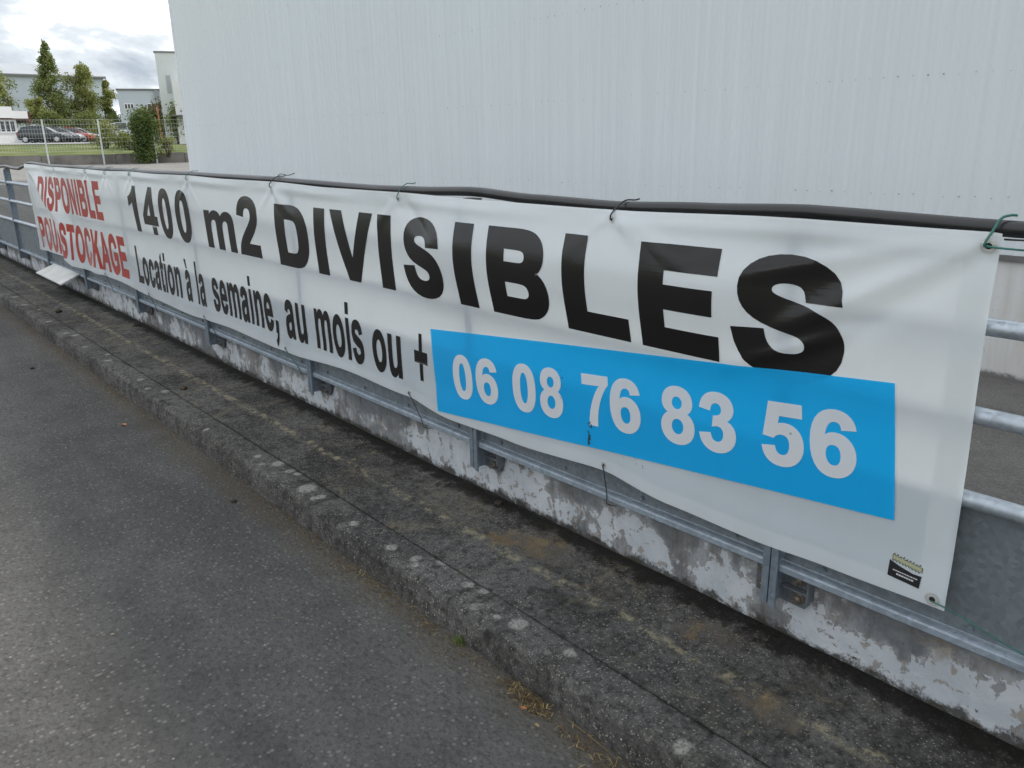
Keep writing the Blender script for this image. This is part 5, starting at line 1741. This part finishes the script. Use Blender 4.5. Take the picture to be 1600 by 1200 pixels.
def dry_leaf(label, x, y, z, s, a, col, group="fallen leaves by the kerb"):
    b = MB()
    ol = [(-1, 0), (-0.5, 0.42), (0.2, 0.5), (0.75, 0.25), (1.1, 0), (0.75, -0.3), (0.2, -0.48), (-0.5, -0.38)]
    b.v = [(p[0] * s, p[1] * s, 0.006 + 0.35 * s * (abs(p[1]) + 0.3 * p[0] ** 2)) for p in ol] + [(-0.4 * s, 0, 0.003), (0.5 * s, 0, 0.004)]
    b.f = [(0, 8, 1), (1, 8, 9, 2), (2, 9, 3), (3, 9, 4), (4, 9, 5), (5, 9, 6), (6, 9, 8, 7), (7, 8, 0)]
    o = b.obj("fallen_leaf", simple("dry_leaf", col, 0.7, 0, 0.3, 60))
    o.location = (x, y, z); o.rotation_euler = (0, 0, a)
    return tag(o, label, "leaf", group)


dry_leaf("orange-brown dry leaf in the litter by the kerb", -1.50, 1.300, 0.012, 0.011, 0.5, (0.42, 0.16, 0.05))
dry_leaf("pale brown curled leaf at the lower end of the litter heap", -1.425, 1.285, 0.006, 0.010, 0.1, (0.36, 0.25, 0.13))
dry_leaf("small orange leaf lying on the road beside the far kerb", -5.05, 1.19, 0.0, 0.026, 0.2, (0.40, 0.17, 0.06))
dry_leaf("tan scrap of leaf on the road in the left foreground", -2.75, 0.50, 0.0, 0.007, 1.0, (0.45, 0.36, 0.22))


def clod(label, x, y, z, s, seed, col=(0.03, 0.026, 0.02)):
    b = MB()
    n, m_ = 14, 9
    for j in range(m_ + 1):
        for k in range(n):
            th, ph = math.pi * j / m_, 2 * math.pi * k / n
            d = Vector((math.sin(th) * math.cos(ph), math.sin(th) * math.sin(ph), math.cos(th)))
            r = s * (1 + 0.5 * mnoise.noise(d * 2.3 + Vector((seed, 0, 0))) + 0.25 * mnoise.noise(d * 6 + Vector((0, seed, 0))))
            b.v.append((x + d.x * r, y + d.y * r, z + max(-0.002, d.z * r * 0.6 + s * 0.3)))
    for j in range(m_):
        for k in range(n):
            b.f.append((j * n + k, j * n + (k + 1) % n, (j + 1) * n + (k + 1) % n, (j + 1) * n + k))
    return tag(b.obj("moss_clod", simple("clod", col, 1.0, 0, 0.5, 50, bump=0.8, bscale=120), None, True), label, "clod", "clods of moss and dirt")


clod("dark round moss clod lying on the road near the kerb", -3.52, 1.25, 0.0, 0.013, 1)
clod("small dark clod on the road far along the kerb", -6.95, 1.06, 0.0, 0.014, 2)
clod("brown moss clump on the pavement below the white board", -8.6, 1.62, 0.122, 0.030, 3, (0.05, 0.04, 0.02))
clod("brown moss cushion on the kerb among pale lichens", -5.15, 1.60, 0.122, 0.022, 4, (0.06, 0.045, 0.022))
clod("dark moss cushion beside the wall below the word Location", -7.35, 1.97, 0.126, 0.026, 5)
clod("small black clod at the wall foot right of the second post", -2.44, 1.99, 0.126, 0.018, 6)
